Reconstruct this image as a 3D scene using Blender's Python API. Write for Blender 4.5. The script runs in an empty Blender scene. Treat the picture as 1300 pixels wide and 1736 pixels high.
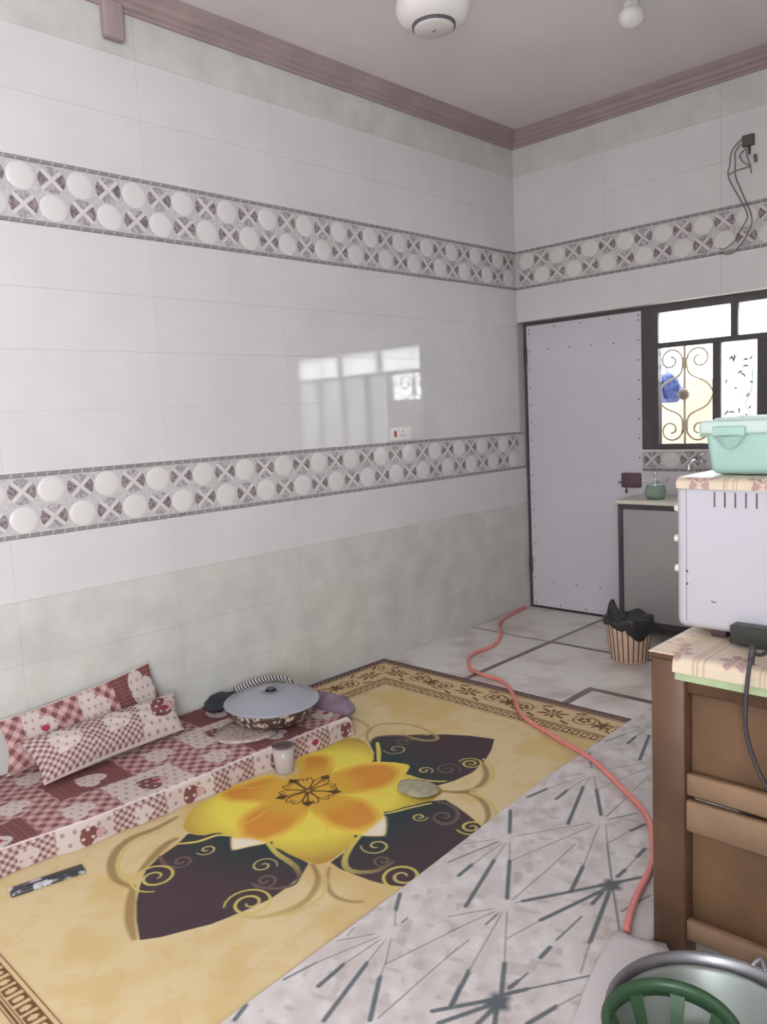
import bpy, bmesh, math, random
import numpy as np
from mathutils import Vector, Matrix
random.seed(7)
C = bpy.context.scene.collection
# ---------------------------------------------------------------- camera
YAW, PITCH, ROLL, FPX = -0.7743, -0.1191, -0.0496, 1345.29
cam_d = bpy.data.cameras.new('camera'); cam = bpy.data.objects.new('camera', cam_d); C.objects.link(cam)
fwd = Vector((math.sin(YAW)*math.cos(PITCH), math.cos(YAW)*math.cos(PITCH), math.sin(PITCH)))
rgt = Vector((math.cos(YAW), -math.sin(YAW), 0)); upv = rgt.cross(fwd)
r2 = rgt*math.cos(ROLL) + upv*math.sin(ROLL); u2 = -rgt*math.sin(ROLL) + upv*math.cos(ROLL)
mw = Matrix((r2, u2, -fwd)).transposed().to_4x4(); mw.translation = Vector((3.3409, -4.8834, 1.4758))
cam.matrix_world = mw
cam_d.sensor_fit = 'HORIZONTAL'; cam_d.sensor_width = 36; cam_d.lens = FPX/1300*36
cam_d.clip_start = 0.02; cam_d.clip_end = 100
bpy.context.scene.camera = cam
# ---------------------------------------------------------------- world and lights
w = bpy.data.worlds.new('sky'); bpy.context.scene.world = w; w.use_nodes = True
w.node_tree.nodes['Background'].inputs[0].default_value = (0.93, 0.96, 1.0, 1)
w.node_tree.nodes['Background'].inputs[1].default_value = 10.0
def area(name, loc, rot, sx, sy, power, col, spread=math.pi):
    l = bpy.data.lights.new(name, 'AREA'); l.shape = 'RECTANGLE'; l.size = sx; l.size_y = sy
    l.energy = power; l.color = col; l.spread = spread
    o = bpy.data.objects.new(name, l); C.objects.link(o); o.location = loc; o.rotation_euler = rot
    return o
PI = math.pi
# daylight entering by the tall side window to the right of the camera
area('side_window_daylight', (3.90, -5.95, 1.75), (0, PI/2, 0), 1.9, 1.4, 22, (0.88, 0.93, 1.0))
vs = bpy.context.scene.view_settings
vs.view_transform = 'Standard'; vs.look = 'None'; vs.gamma = 1.0; vs.use_curve_mapping = False
vs.exposure = 0.68

# ---------------------------------------------------------------- helpers
def lin(c):
    return tuple((v/255/12.92) if v/255 <= 0.04045 else ((v/255+0.055)/1.055)**2.4 for v in c)
def mat(name, col, rough=0.6, metal=0.0, var=0.0, vscale=8.0, bump=0.0, bscale=40.0, col2=None, spec=0.5, alpha=None, trans=0.0, coat=0.0, detail=4.0, stops=(0.35, 0.65)):
    m = bpy.data.materials.new(name); m.use_nodes = True; nt = m.node_tree; b = nt.nodes['Principled BSDF']
    c = lin(col); b.inputs['Base Color'].default_value = (*c, 1); b.inputs['Roughness'].default_value = rough
    b.inputs['Metallic'].default_value = metal; b.inputs['Specular IOR Level'].default_value = spec
    b.inputs['Transmission Weight'].default_value = trans; b.inputs['Coat Weight'].default_value = coat
    if alpha is not None: b.inputs['Alpha'].default_value = alpha
    if var or col2 or bump:
        g = nt.nodes.new('ShaderNodeNewGeometry')
    if var or col2:
        n = nt.nodes.new('ShaderNodeTexNoise'); n.inputs['Scale'].default_value = vscale; n.inputs['Detail'].default_value = detail
        nt.links.new(g.outputs['Position'], n.inputs['Vector'])
        r = nt.nodes.new('ShaderNodeValToRGB'); r.color_ramp.elements[0].position = stops[0]; r.color_ramp.elements[1].position = stops[1]
        c2 = lin(col2) if col2 else tuple(max(0, x*(1-var)) for x in c)
        r.color_ramp.elements[0].color = (*c2, 1); r.color_ramp.elements[1].color = (*c, 1)
        nt.links.new(n.outputs['Fac'], r.inputs['Fac']); nt.links.new(r.outputs['Color'], b.inputs['Base Color'])
    if bump:
        n2 = nt.nodes.new('ShaderNodeTexNoise'); n2.inputs['Scale'].default_value = bscale; n2.inputs['Detail'].default_value = 3
        nt.links.new(g.outputs['Position'], n2.inputs['Vector'])
        bp = nt.nodes.new('ShaderNodeBump'); bp.inputs['Strength'].default_value = bump; bp.inputs['Distance'].default_value = 0.01
        nt.links.new(n2.outputs['Fac'], bp.inputs['Height']); nt.links.new(bp.outputs['Normal'], b.inputs['Normal'])
    return m
def print_mat(name, rough=0.85, weave=0.0, spec=0.3):
    m = bpy.data.materials.new(name); m.use_nodes = True; nt = m.node_tree; b = nt.nodes['Principled BSDF']
    a = nt.nodes.new('ShaderNodeVertexColor'); a.layer_name = 'print'
    nt.links.new(a.outputs['Color'], b.inputs['Base Color']); b.inputs['Roughness'].default_value = rough
    b.inputs['Specular IOR Level'].default_value = spec
    if weave:
        g = nt.nodes.new('ShaderNodeNewGeometry'); n2 = nt.nodes.new('ShaderNodeTexNoise'); n2.inputs['Scale'].default_value = 220
        nt.links.new(g.outputs['Position'], n2.inputs['Vector'])
        bp = nt.nodes.new('ShaderNodeBump'); bp.inputs['Strength'].default_value = weave; bp.inputs['Distance'].default_value = 0.004
        nt.links.new(n2.outputs['Fac'], bp.inputs['Height']); nt.links.new(bp.outputs['Normal'], b.inputs['Normal'])
    return m
class MB:
    def __init__(s): s.v = []; s.f = []; s.m = []; s.s = []
    def add(s, vs, fs, mi=0, sm=False):
        o = len(s.v); s.v += [tuple(p) for p in vs]
        for f in fs: s.f.append(tuple(i+o for i in f)); s.m.append(mi); s.s.append(sm)
        return s
    def box(s, x0, x1, y0, y1, z0, z1, mi=0):
        v = [(x, y, z) for x in (x0, x1) for y in (y0, y1) for z in (z0, z1)]
        return s.add(v, [(0,1,3,2),(4,6,7,5),(0,4,5,1),(2,3,7,6),(0,2,6,4),(1,5,7,3)], mi)
    def rbox(s, x0, x1, y0, y1, z0, z1, r=0.01, seg=3, mi=0):
        bm = bmesh.new(); bmesh.ops.create_cube(bm, size=1)
        for v in bm.verts: v.co = Vector(((x0+x1)/2+v.co.x*(x1-x0), (y0+y1)/2+v.co.y*(y1-y0), (z0+z1)/2+v.co.z*(z1-z0)))
        bmesh.ops.bevel(bm, geom=bm.edges[:], offset=r, segments=seg, profile=0.5, affect='EDGES')
        bm.verts.index_update(); s.add([v.co[:] for v in bm.verts], [[v.index for v in f.verts] for f in bm.faces], mi, True); bm.free(); return s
    def lathe(s, prof, n=32, c=(0,0,0), mi=0, mod=None, axis='z'):
        vs = []
        for k, (r, z) in enumerate(prof):
            for i in range(n):
                a = 2*PI*i/n; rr = r*(mod(a, k, i) if mod else 1)
                p = (rr*math.cos(a), rr*math.sin(a), z)
                if axis == 'x': p = (p[2], p[0], p[1])
                if axis == 'y': p = (p[0], p[2], p[1])
                vs.append((p[0]+c[0], p[1]+c[1], p[2]+c[2]))
        fs = [(k*n+i, k*n+(i+1) % n, (k+1)*n+(i+1) % n, (k+1)*n+i) for k in range(len(prof)-1) for i in range(n)]
        return s.add(vs, fs, mi, True)
    def tube(s, pts, r, n=8, mi=0, cap=True):
        pts = [Vector(p) for p in pts]; rings = []; vs = []; up = None
        for i, p in enumerate(pts):
            t = (pts[min(i+1, len(pts)-1)]-pts[max(i-1, 0)]).normalized()
            if up is None: up = Vector((0,0,1)) if abs(t.z) < .9 else Vector((1,0,0))
            a = t.cross(up); a = a.normalized() if a.length > 1e-6 else Vector((1,0,0)); b = a.cross(t).normalized(); up = b
            rr = r(i/(len(pts)-1)) if callable(r) else r
            for k in range(n):
                q = 2*PI*k/n; vs.append((p+a*rr*math.cos(q)+b*rr*math.sin(q))[:])
        fs = [(i*n+k, i*n+(k+1) % n, (i+1)*n+(k+1) % n, (i+1)*n+k) for i in range(len(pts)-1) for k in range(n)]
        if cap: fs += [tuple(range(n))[::-1], tuple(range((len(pts)-1)*n, len(pts)*n))]
        return s.add(vs, fs, mi, True)
    def prism(s, poly, z0, z1, mi=0):
        n = len(poly); v = [(x, y, z0) for x, y in poly]+[(x, y, z1) for x, y in poly]
        return s.add(v, [tuple(range(n))[::-1], tuple(range(n, 2*n))]+[(i, (i+1) % n, n+(i+1) % n, n+i) for i in range(n)], mi)
    def mesh(s, name, mats):
        me = bpy.data.meshes.new(name); me.from_pydata(s.v, [], s.f)
        for m in (mats if isinstance(mats, (list, tuple)) else [mats]): me.materials.append(m)
        me.polygons.foreach_set('material_index', s.m); me.polygons.foreach_set('use_smooth', s.s)
        bm = bmesh.new(); bm.from_mesh(me); bmesh.ops.recalc_face_normals(bm, faces=bm.faces[:]); bm.to_mesh(me); bm.free()
        return me
    def build(s, name, mats, parent=None):
        return link(name, s.mesh(name, mats), parent)
def link(name, me, parent=None, loc=None, rotz=None):
    o = bpy.data.objects.new(name, me); C.objects.link(o)
    if parent: o.parent = parent
    if loc: o.location = loc
    if rotz is not None: o.rotation_euler = (0, 0, rotz)
    return o
def tag(o, label, cat, group=None):
    o['label'] = label; o['category'] = cat
    if group: o['group'] = group
    return o
def thing(name, label, cat, loc=(0,0,0), group=None):
    o = bpy.data.objects.new(name, None); C.objects.link(o); o.empty_display_size = .05; o.location = loc
    return tag(o, label, cat, group)
def part(mb, name, m, root):
    """build a part whose vertices are given in world space under a root standing anywhere"""
    o = mb.build(name, m, root); top = root; off = Vector()
    while top: off += Vector(top.location); top = top.parent
    o.data.transform(Matrix.Translation(-off)); return o
def struct(o): o['kind'] = 'structure'; return o
def smooth(pts, n=8, closed=False):
    P = [np.array(p, float) for p in pts]; out = []; N = len(P)
    g = (lambda i: P[i % N]) if closed else (lambda i: P[max(0, min(N-1, i))])
    for i in range(N if closed else N-1):
        a, b, c, d = g(i-1), g(i), g(i+1), g(i+2)
        for k in range(n):
            t = k/n; out.append(0.5*((2*b)+(-a+c)*t+(2*a-5*b+4*c-d)*t*t+(-a+3*b-3*c+d)*t**3))
    if not closed: out.append(P[-1])
    return np.array(out)
# ---- numpy prints
rng = np.random.default_rng(3)
def vnoise(x, y, seed, sc):
    r = np.random.default_rng(seed).random((64, 64)); X = x*sc; Y = y*sc
    xi = np.floor(X).astype(int); yi = np.floor(Y).astype(int); fx = X-xi; fy = Y-yi
    fx = fx*fx*(3-2*fx); fy = fy*fy*(3-2*fy); a = r[xi % 64, yi % 64]; b = r[(xi+1) % 64, yi % 64]; c = r[xi % 64, (yi+1) % 64]; d = r[(xi+1) % 64, (yi+1) % 64]
    return (a*(1-fx)+b*fx)*(1-fy)+(c*(1-fx)+d*fx)*fy
def fbm(x, y, seed, sc): return vnoise(x, y, seed, sc)*.5+vnoise(x, y, seed+1, sc*2.1)*.3+vnoise(x, y, seed+2, sc*4.3)*.2
L3 = lambda *c: np.array(lin(c))
class Canvas:
    """flat print evaluated at scattered surface points (metres)"""
    def __init__(s, x, y, base):
        s.x = x.ravel(); s.y = y.ravel(); s.c = np.tile(base, (s.x.size, 1)).astype(float)
    def blend(s, idx, a, col): s.c[idx] = s.c[idx]*(1-a[:, None])+col*a[:, None]
    def near(s, x0, x1, y0, y1): return np.nonzero((s.x > x0) & (s.x < x1) & (s.y > y0) & (s.y < y1))[0]
    def poly(s, pts, colf, soft=0.003):
        p = np.asarray(pts); idx = s.near(p[:,0].min()-soft, p[:,0].max()+soft, p[:,1].min()-soft, p[:,1].max()+soft)
        if not len(idx): return
        X = s.x[idx]; Y = s.y[idx]; ins = np.zeros(len(idx), bool); dm = np.full(len(idx), 9.)
        q = np.roll(p, -1, 0)
        for (x0, y0), (x1, y1) in zip(p, q):
            if y0 != y1:
                cr = ((y0 > Y) != (y1 > Y)) & (X < (x1-x0)*(Y-y0)/(y1-y0)+x0); ins ^= cr
            L = (x1-x0)**2+(y1-y0)**2+1e-12; t = np.clip(((X-x0)*(x1-x0)+(Y-y0)*(y1-y0))/L, 0, 1)
            dm = np.minimum(dm, np.hypot(X-x0-t*(x1-x0), Y-y0-t*(y1-y0)))
        sd = np.where(ins, dm, -dm); a = np.clip(sd/soft+.5, 0, 1); k = a > 0
        col = colf(X[k], Y[k], np.maximum(sd[k], 0)) if callable(colf) else colf
        s.blend(idx[k], a[k], col)
    def stroke(s, pts, w, c0, c1=None, soft=0.003, taper=0.0, alpha=1.0):
        p = np.asarray(pts, float); c1 = c0 if c1 is None else c1; mx = w
        idx = s.near(p[:,0].min()-mx, p[:,0].max()+mx, p[:,1].min()-mx, p[:,1].max()+mx)
        if not len(idx): return
        X = s.x[idx]; Y = s.y[idx]; dm = np.full(len(idx), 9.); tt = np.zeros(len(idx)); n = len(p)-1
        for i in range(n):
            (x0, y0), (x1, y1) = p[i], p[i+1]
            L = (x1-x0)**2+(y1-y0)**2+1e-12; t = np.clip(((X-x0)*(x1-x0)+(Y-y0)*(y1-y0))/L, 0, 1)
            d = np.hypot(X-x0-t*(x1-x0), Y-y0-t*(y1-y0)); k = d < dm; dm[k] = d[k]; tt[k] = (i+t[k])/n
        ww = w/2*(1-taper*np.abs(2*tt-1)**2); a = np.clip((ww-dm)/soft+.5, 0, 1)*alpha; k = a > 0
        s.blend(idx[k], a[k], c0*(1-tt[k, None])+c1*tt[k, None])
def grid_mesh(name, P, col, m, closed_u=False):
    """P: (nu,nv,3) points, col: (nu*nv,3) linear colours -> one sheet mesh"""
    nu, nv = P.shape[:2]; me = bpy.data.meshes.new(name)
    I = np.arange(nu*nv).reshape(nu, nv)
    q = np.stack([I[:-1, :-1], I[1:, :-1], I[1:, 1:], I[:-1, 1:]], -1).reshape(-1, 4)
    me.vertices.add(nu*nv); me.vertices.foreach_set('co', P.reshape(-1).astype(np.float32))
    me.loops.add(q.size); me.loops.foreach_set('vertex_index', q.ravel().astype(np.int32))
    me.polygons.add(len(q)); me.polygons.foreach_set('loop_start', np.arange(0, q.size, 4, dtype=np.int32))
    me.polygons.foreach_set('use_smooth', np.ones(len(q), bool)); me.update(calc_edges=True)
    ca = me.color_attributes.new('print', 'FLOAT_COLOR', 'POINT')
    ca.data.foreach_set('color', np.concatenate([col, np.ones((len(col), 1))], 1).astype(np.float32).ravel())
    me.materials.append(m); me.validate(); return me
# print data of the two rugs and the loose wires, millimetres
D={'lobes':[[(945,-2955),(748,-2842),(672,-2731),(668,-2645),(699,-2547),(728,-2502),(774,-2483),(866,-2516),(939,-2569),(986,-2626),(991,-2771),(977,-2931)],
[(1024,-2893),(1154,-2791),(1179,-2624),(1271,-2626),(1351,-2618),(1397,-2643),(1404,-2681),(1409,-2727),(1372,-2798),(1331,-2899),(1219,-2944)],
[(1009,-3005),(1161,-3295),(1235,-3317),(1328,-3314),(1380,-3301),(1404,-3293),(1417,-3253),(1404,-3173),(1366,-3094)],
[(927,-3070),(746,-3161),(715,-3229),(728,-3347),(781,-3416),(842,-3458),(919,-3448),(965,-3389),(1020,-3373),(1021,-3254)]],
'petals':[[(955,-2911),(932,-2782),(931,-2724),(955,-2660),(1008,-2603),(1070,-2567),(1136,-2550),(1179,-2624),(1207,-2713),(1200,-2790),(1154,-2854),(1092,-2911),(1040,-2951)],
[(1040,-2986),(1083,-2938),(1119,-2910),(1157,-2885),(1217,-2871),(1287,-2889),(1356,-2929),(1409,-2977),(1444,-3024),(1392,-3071),(1332,-3094),(1245,-3110),(1162,-3092),
(1105,-3067)],
[(1020,-3031),(1109,-3091),(1155,-3162),(1167,-3226),(1163,-3275),(1158,-3325),(1128,-3377),(1099,-3424),(1034,-3383),(1002,-3344),(949,-3312),(912,-3248),(904,-3181),(922,-3099)],
[(709,-3225),(685,-3173),(701,-3096),(713,-3021),(755,-2968),(870,-2991),(927,-3070),(914,-3141),(873,-3181),(822,-3222),(768,-3239)],
[(912,-2957),(785,-2866),(709,-2803),(703,-2743),(755,-2693),(822,-2694),(887,-2747),(930,-2812),(965,-2916)]],
'white':[[(1385,-3072),(1372,-2992),(1358,-2928),(1409,-2977),(1445,-3025)],
[(1099,-3424),(1034,-3383),(1083,-3344),(1151,-3324)]],
'leaves':[[(831,-2486),(817,-2420),(869,-2352),(959,-2272),(1056,-2198),(1148,-2146),(1258,-2110),(1317,-2213),(1366,-2331),(1387,-2442),(1375,-2545),(1349,-2616),(1266,-2630),
(1174,-2628),(1136,-2550),(1067,-2563),(986,-2626),(931,-2553)],
[(916,-3536),(938,-3620),(976,-3691),(1044,-3750),(1117,-3802),(1201,-3848),(1295,-3889),(1330,-3843),(1360,-3780),(1394,-3712),(1410,-3648),(1424,-3579),(1432,-3516),(1425,-3452),
(1406,-3368),(1372,-3311),(1264,-3314),(1169,-3292),(1155,-3322),(1101,-3423),(997,-3360),(959,-3380),(937,-3435),(879,-3466),(916,-3536)],
[(1425,-3261),(1417,-3190),(1360,-3089),(1441,-3021),(1391,-2959),(1326,-2903),(1363,-2825),(1407,-2733),(1450,-2687),(1518,-2702),(1601,-2729),(1693,-2767),(1778,-2830),
(1881,-2961),(1857,-3140),(1719,-3198),(1666,-3232),(1610,-3249),(1539,-3260),(1477,-3268)],
[(351,-2383),(448,-2359),(584,-2408),(709,-2473),(695,-2544),(683,-2634),(671,-2721),(618,-2772),(436,-2583)]],
'strokes':[(3,3,26,[(738,-3428),(751,-3525),(744,-3619),(785,-3698),(860,-3755),(947,-3782),(1033,-3770)]),(2,2,12,[(756,-3445),(778,-3541),(774,-3617),(813,-3688),(880,-3738),
(955,-3763),(1025,-3754)]),(3,2,14,[(1392,-3306),(1465,-3356),(1521,-3445),(1515,-3525),(1483,-3593),(1430,-3626)]),(3,2,16,[(1382,-3309),(1465,-3349),(1512,-3413),(1530,-3494),
(1509,-3548),(1474,-3603),(1416,-3641)]),(2,2,10,[(1476,-3327),(1540,-3389),(1550,-3453),(1547,-3508),(1518,-3555)]),(3,3,12,[(1446,-3284),(1501,-3346),(1567,-3379),(1626,-3372),
(1663,-3345)]),(2,2,8,[(1662,-3313),(1689,-3260),(1699,-3221)]),(3,3,22,[(1380,-2643),(1435,-2619),(1478,-2571),(1479,-2499),(1443,-2417),(1377,-2352),(1348,-2335)]),
(2,2,16,[(1478,-2571),(1498,-2502),(1472,-2413),(1414,-2344),(1344,-2308)]),(3,3,20,[(1435,-2619),(1491,-2588),(1573,-2613),(1647,-2681),(1695,-2776)]),(2,2,16,[(1488,-2583),
(1580,-2591),(1663,-2653),(1702,-2727),(1709,-2793)]),(3,2,16,[(426,-2395),(504,-2345),(604,-2328),(707,-2365),(749,-2443),(740,-2493)]),(3,2,14,[(826,-2483),(758,-2425),
(715,-2327),(759,-2258),(848,-2216),(955,-2220),(1044,-2254),(1040,-2296),(984,-2323),(905,-2325),(866,-2294),(891,-2263),(947,-2257),(988,-2261)]),(3,3,26,[(1027,-3764),
(1103,-3814),(1186,-3861),(1277,-3897)]),(3,3,26,[(876,-3512),(884,-3563),(924,-3637),(967,-3705)]),(1,1,14,[(913,-3528),(955,-3474),(974,-3404),(1020,-3374)]),
(1,0,22,[(1155,-3318),(1236,-3341),(1304,-3347),(1362,-3356),(1407,-3380)]),(0,0,14,[(1407,-3380),(1428,-3421),(1409,-3465),(1365,-3496),(1318,-3506)]),(1,1,12,[(1177,-2622),
(1262,-2615),(1325,-2588),(1349,-2565)]),(1,1,20,[(862,-2463),(935,-2529),(1005,-2601)]),(1,1,12,[(1341,-2910),(1365,-2864),(1386,-2813),(1423,-2742)]),(1,0,22,[(1379,-3078),
(1416,-3165),(1455,-3224),(1498,-3251),(1541,-3240),(1580,-3196),(1585,-3131)]),(0,0,16,[(1436,-2719),(1491,-2708),(1551,-2739),(1577,-2794),(1558,-2836),(1516,-2828)]),
(0,0,16,[(937,-3614),(997,-3630),(1044,-3614)]),(0,0,16,[(837,-2482),(815,-2428),(848,-2375),(911,-2332),(967,-2348)]),(1,0,14,[(659,-2652),(692,-2592),(709,-2526),(696,-2471),
(615,-2448),(542,-2477)])],
'spirals':[(1,12,(1037,-3690),(1108,-3737),1.9,-1),(0,12,(1023,-3583),(1028,-3623),1.4,1),(2,8,(1027,-3484),(1020,-3519),1.3,1),(2,7,(1263,-3418),(1303,-3392),1.4,1),
(0,12,(1340,-3468),(1333,-3511),1.4,1),(1,12,(1399,-3573),(1353,-3638),2,-1),(1,11,(1329,-2374),(1277,-2390),1.9,-1),(0,11,(1286,-2478),(1344,-2475),1.5,1),(2,8,(1219,-2544),
(1254,-2546),1.3,1),(2,7,(978,-2463),(940,-2503),1.3,1),(0,9,(946,-2375),(988,-2366),1.3,-1),(1,12,(1652,-2786),(1622,-2832),1.8,1),(2,8,(1458,-2848),(1484,-2831),1.4,-1),
(0,11,(1526,-2790),(1551,-2739),1.4,-1),(2,8,(1473,-3091),(1431,-3125),1.3,1),(0,11,(1555,-3143),(1584,-3118),1.5,-1),(1,13,(1668,-3166),(1714,-3098),2,-1),(2,7,(504,-2416),
(556,-2403),1.8,1)],
'centre':(970,-2970),'diamonds':[(930,-2821),(1086,-2892),(1070,-3057),(919,-3097),(831,-2951)],
'lines':[(1798,-2784,1975,-2505,1),(1892,-2896,1989,-2508,1),(2012,-2879,2000,-2672,1),(2018,-3067,2012,-2879,1),(2129,-2913,2087,-2766,3),(2087,-2766,2000,-2506,1),
(2020,-3090,2045,-3044,1),(2045,-3044,2202,-2794,3),(2109,-3213,2134,-3087,1),(2134,-3087,2200,-2839,3),(2290,-3083,2219,-2844,3),(2332,-3202,2290,-3083,1),
(2208,-2924,2204,-2856,3),(2004,-2467,2081,-2600,1),(2081,-2600,2198,-2787,2),(2081,-2600,2104,-2476,1),(2104,-2476,2121,-2408,3),(2202,-2794,2331,-2991,2),
(2199,-2753,2200,-2702,3),(2200,-2702,2195,-2612,1),(2195,-2612,2192,-2554,3),(2206,-2791,2256,-2712,3),(2001,-2462,2066,-2352,2),(1991,-2449,1989,-2347,1),
(1713,-2906,1788,-2799,1),(1741,-3025,1798,-2804,2),(1815,-3064,1810,-2987,3),(1810,-2987,1808,-2809,1),(1931,-3175,1849,-2919,3),(1849,-2919,1817,-2808,1),
(1700,-2616,1799,-2763,3),(1799,-2763,1890,-2892,1),(1890,-2892,2002,-3065,3),(1922,-3246,2007,-3121,1),(1967,-3301,2014,-3130,1),(2027,-3205,2023,-3127,2),
(2152,-3514,2109,-3388,3),(2109,-3388,2029,-3123,1),(2025,-3097,2162,-3303,1),(2162,-3303,2232,-3417,3),(2128,-3558,2224,-3420,3),(2165,-3578,2226,-3443,3),
(2237,-3522,2235,-3429,3),(2229,-3427,2272,-3499,3),(2225,-3401,2261,-3342,3),(2261,-3342,2355,-3198,2),(2326,-3439,2348,-3346,3),(2348,-3346,2370,-3271,1),
(2224,-3369,2227,-3334,3),(2227,-3334,2229,-3293,2),(2221,-3221,2218,-3169,3),(2215,-3132,2215,-2996,2),(2032,-3380,2031,-3288,1),(2291,-2904,2320,-2781,2),
(1695,-2280,1761,-2183,1),(1693,-2492,1712,-2389,3),(1712,-2389,1772,-2194,1),(1783,-2437,1778,-2349,3),(1778,-2349,1782,-2211,1),(1912,-2568,1811,-2287,3),
(1811,-2287,1790,-2193,1),(1779,-2157,1861,-2277,1),(1861,-2277,1970,-2440,3),(1812,-2092,1913,-1940,1),(1863,-2276,1932,-1979,1),(1976,-2204,1967,-2053,1),
(1992,-2448,1982,-2279,1),(1673,-2001,1751,-2120,2),(1669,-1857,1706,-1719,2),(1706,-1719,1746,-1592,1),(1757,-1819,1750,-1733,3),(1750,-1733,1752,-1604,1),
(1871,-1939,1791,-1686,3),(1748,-3529,1821,-3421,1),(1756,-3726,1772,-3626,2),(1772,-3626,1830,-3430,1),(1844,-3682,1834,-3582,3),(1834,-3582,1839,-3432,1),
(1944,-3752,1878,-3536,3),(1878,-3536,1846,-3421,1),(1735,-3252,1780,-3320,3),(1780,-3320,1830,-3377,1),(1837,-3392,1916,-3504,1),(1943,-3554,2030,-3678,3),
(1916,-3504,1943,-3554,1),(1921,-3509,1979,-3263,1),(2041,-3661,2029,-3333,1),(1835,-3351,1833,-3326,2),(1754,-3493,1744,-3454,1),(2154,-3517,2128,-3449,3),
(1775,-3896,1756,-3849,3)],
'nodes':[(1772,-2162,0),(1798,-2784,0),(1986,-2481,0),(2012,-3102,0),(1833,-3411,0),(2206,-2807,1),(2232,-3431,1)],
'wires':[[(1569,2940),(1530,2912),(1508,2871),(1504,2820),(1493,2780),(1504,2729),(1535,2666),(1570,2598),(1601,2526),(1597,2488),(1558,2435),(1532,2388),(1474,2354),(1442,2364)],
[(1565,2916),(1535,2881),(1533,2822),(1535,2752),(1557,2687),(1596,2592),(1623,2522),(1625,2461),(1593,2398),(1558,2356),(1528,2327),(1487,2320),(1447,2341)],
[(1595,2891),(1599,2848),(1617,2784),(1623,2744)],
[(1591,2884),(1561,2858),(1578,2815),(1625,2782)],
[(1617,2784),(1583,2780),(1535,2778),(1500,2765)]]}
# ---------------------------------------------------------------- materials
M_cream = mat('cream_tile', (214,211,211), rough=.055, var=.05, vscale=3, spec=.6)
M_marble = mat('grey_green_marble_tile', (207,206,200), rough=.16, col2=(190,189,183), vscale=6, detail=8, stops=(.3,.7))
M_grout = mat('grout', (178,172,166), rough=.8)
M_disc = mat('white_glazed_relief', (214,211,209), rough=.12, bump=.03, bscale=30)
M_dbase = mat('sparkling_grey_ground', (200,195,195), rough=.28, col2=(182,178,178), vscale=60, bump=.15, bscale=110)
M_wdark = mat('crushed_stone_dark', (156,142,143), rough=.3, col2=(106,97,100), vscale=70, bump=.5, bscale=140, stops=(.42,.58))
M_wlite = mat('crushed_stone_light', (184,178,178), rough=.3, col2=(148,142,144), vscale=60, bump=.4, bscale=140, stops=(.42,.58))
M_rope = mat('grey_pencil_trim', (140,134,135), rough=.35)
M_ropel = mat('pale_pencil_diagonal', (196,192,192), rough=.2)  # white diagonal of the trim pattern, between the grey dashes
M_ceil = mat('ceiling_plaster', (222,214,214), rough=.9, var=.06, vscale=2)
M_corn = mat('cornice_paint', (162,144,143), rough=.55, var=.15, vscale=5)
M_floor = mat('pale_marble', (226,220,214), rough=.22, col2=(186,174,168), vscale=3.2, detail=9, stops=(.28,.52))
M_strip = mat('dark_marble_inlay', (118,104,98), rough=.3, var=.3, vscale=30)
M_joint = mat('floor_joint', (150,142,136), rough=.8)
M_plain = mat('painted_wall', (226,222,220), rough=.8)
M_frame = mat('dark_grey_metal_frame', (82,76,78), rough=.5, var=.15, vscale=12)
M_door = mat('pale_lilac_sheet_metal', (210,208,215), rough=.42, var=.04, vscale=3)
M_screw = mat('screw_head', (60,55,58), rough=.5)
M_black = mat('black_plastic', (30,28,30), rough=.35)
M_chrome = mat('chrome', (225,225,228), rough=.12, metal=1)
M_white = mat('white_plastic', (225,222,220), rough=.35)

# ---------------------------------------------------------------- floor
H_CEIL = 3.385; XR, YR = 3.95, -7.0
fl = MB(); fl.box(-.1, XR+.1, YR-.1, .2, -.12, -.004); floor = struct(fl.build('floor', M_joint))
S1, S2 = .612, 1.250   # inlay strips
def slab(x0, x1, y0, y1):
    g = .0009; mb = MB(); mb.box(x0+g, x1-g, y0+g, y1-g, -.004, 0); mb.build('marble_slab', M_floor, floor)
for a, b in ((0, .30), (.30, .612), (.647, 1.25), (1.25, 1.9), (1.9, 2.55), (2.55, 3.2), (3.2, XR)):
    for c, d in ((-.627, -.27), (-.27, .083)): slab(a, b, c, d)
for c, d in ((-1.28, -.662), (-1.93, -1.28), (-2.6, -1.93), (-3.3, -2.6), (-4, -3.3), (-4.7, -4), (-5.4, -4.7), (YR, -5.4)):
    slab(0, .30, c, d); slab(.30, .612, c, d)
    if c < -1.27 and d <= -1.28:
        slab(.647, 1.245, c, d)
        for a, b in ((1.285, 1.9), (1.9, 2.55), (2.55, 3.2), (3.2, XR)): slab(a, b, c, d if d < -1.28 else -1.285)
for a, b in ((.647, 1.25), (1.25, 1.9), (1.9, 2.55), (2.55, 3.2), (3.2, XR)): slab(a, b, -1.245, -.662)
slab(.647, 1.245, -1.28, -1.245)
for x0, x1, y0, y1 in ((.612, .647, YR, -.627), (.647, XR, -.662, -.627), (1.245, 1.285, YR, -1.245), (1.285, XR, -1.285, -1.245)):
    mb = MB(); mb.box(x0, x1, y0, y1, -.004, .0004); mb.build('inlay_strip', M_strip, floor)

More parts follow.
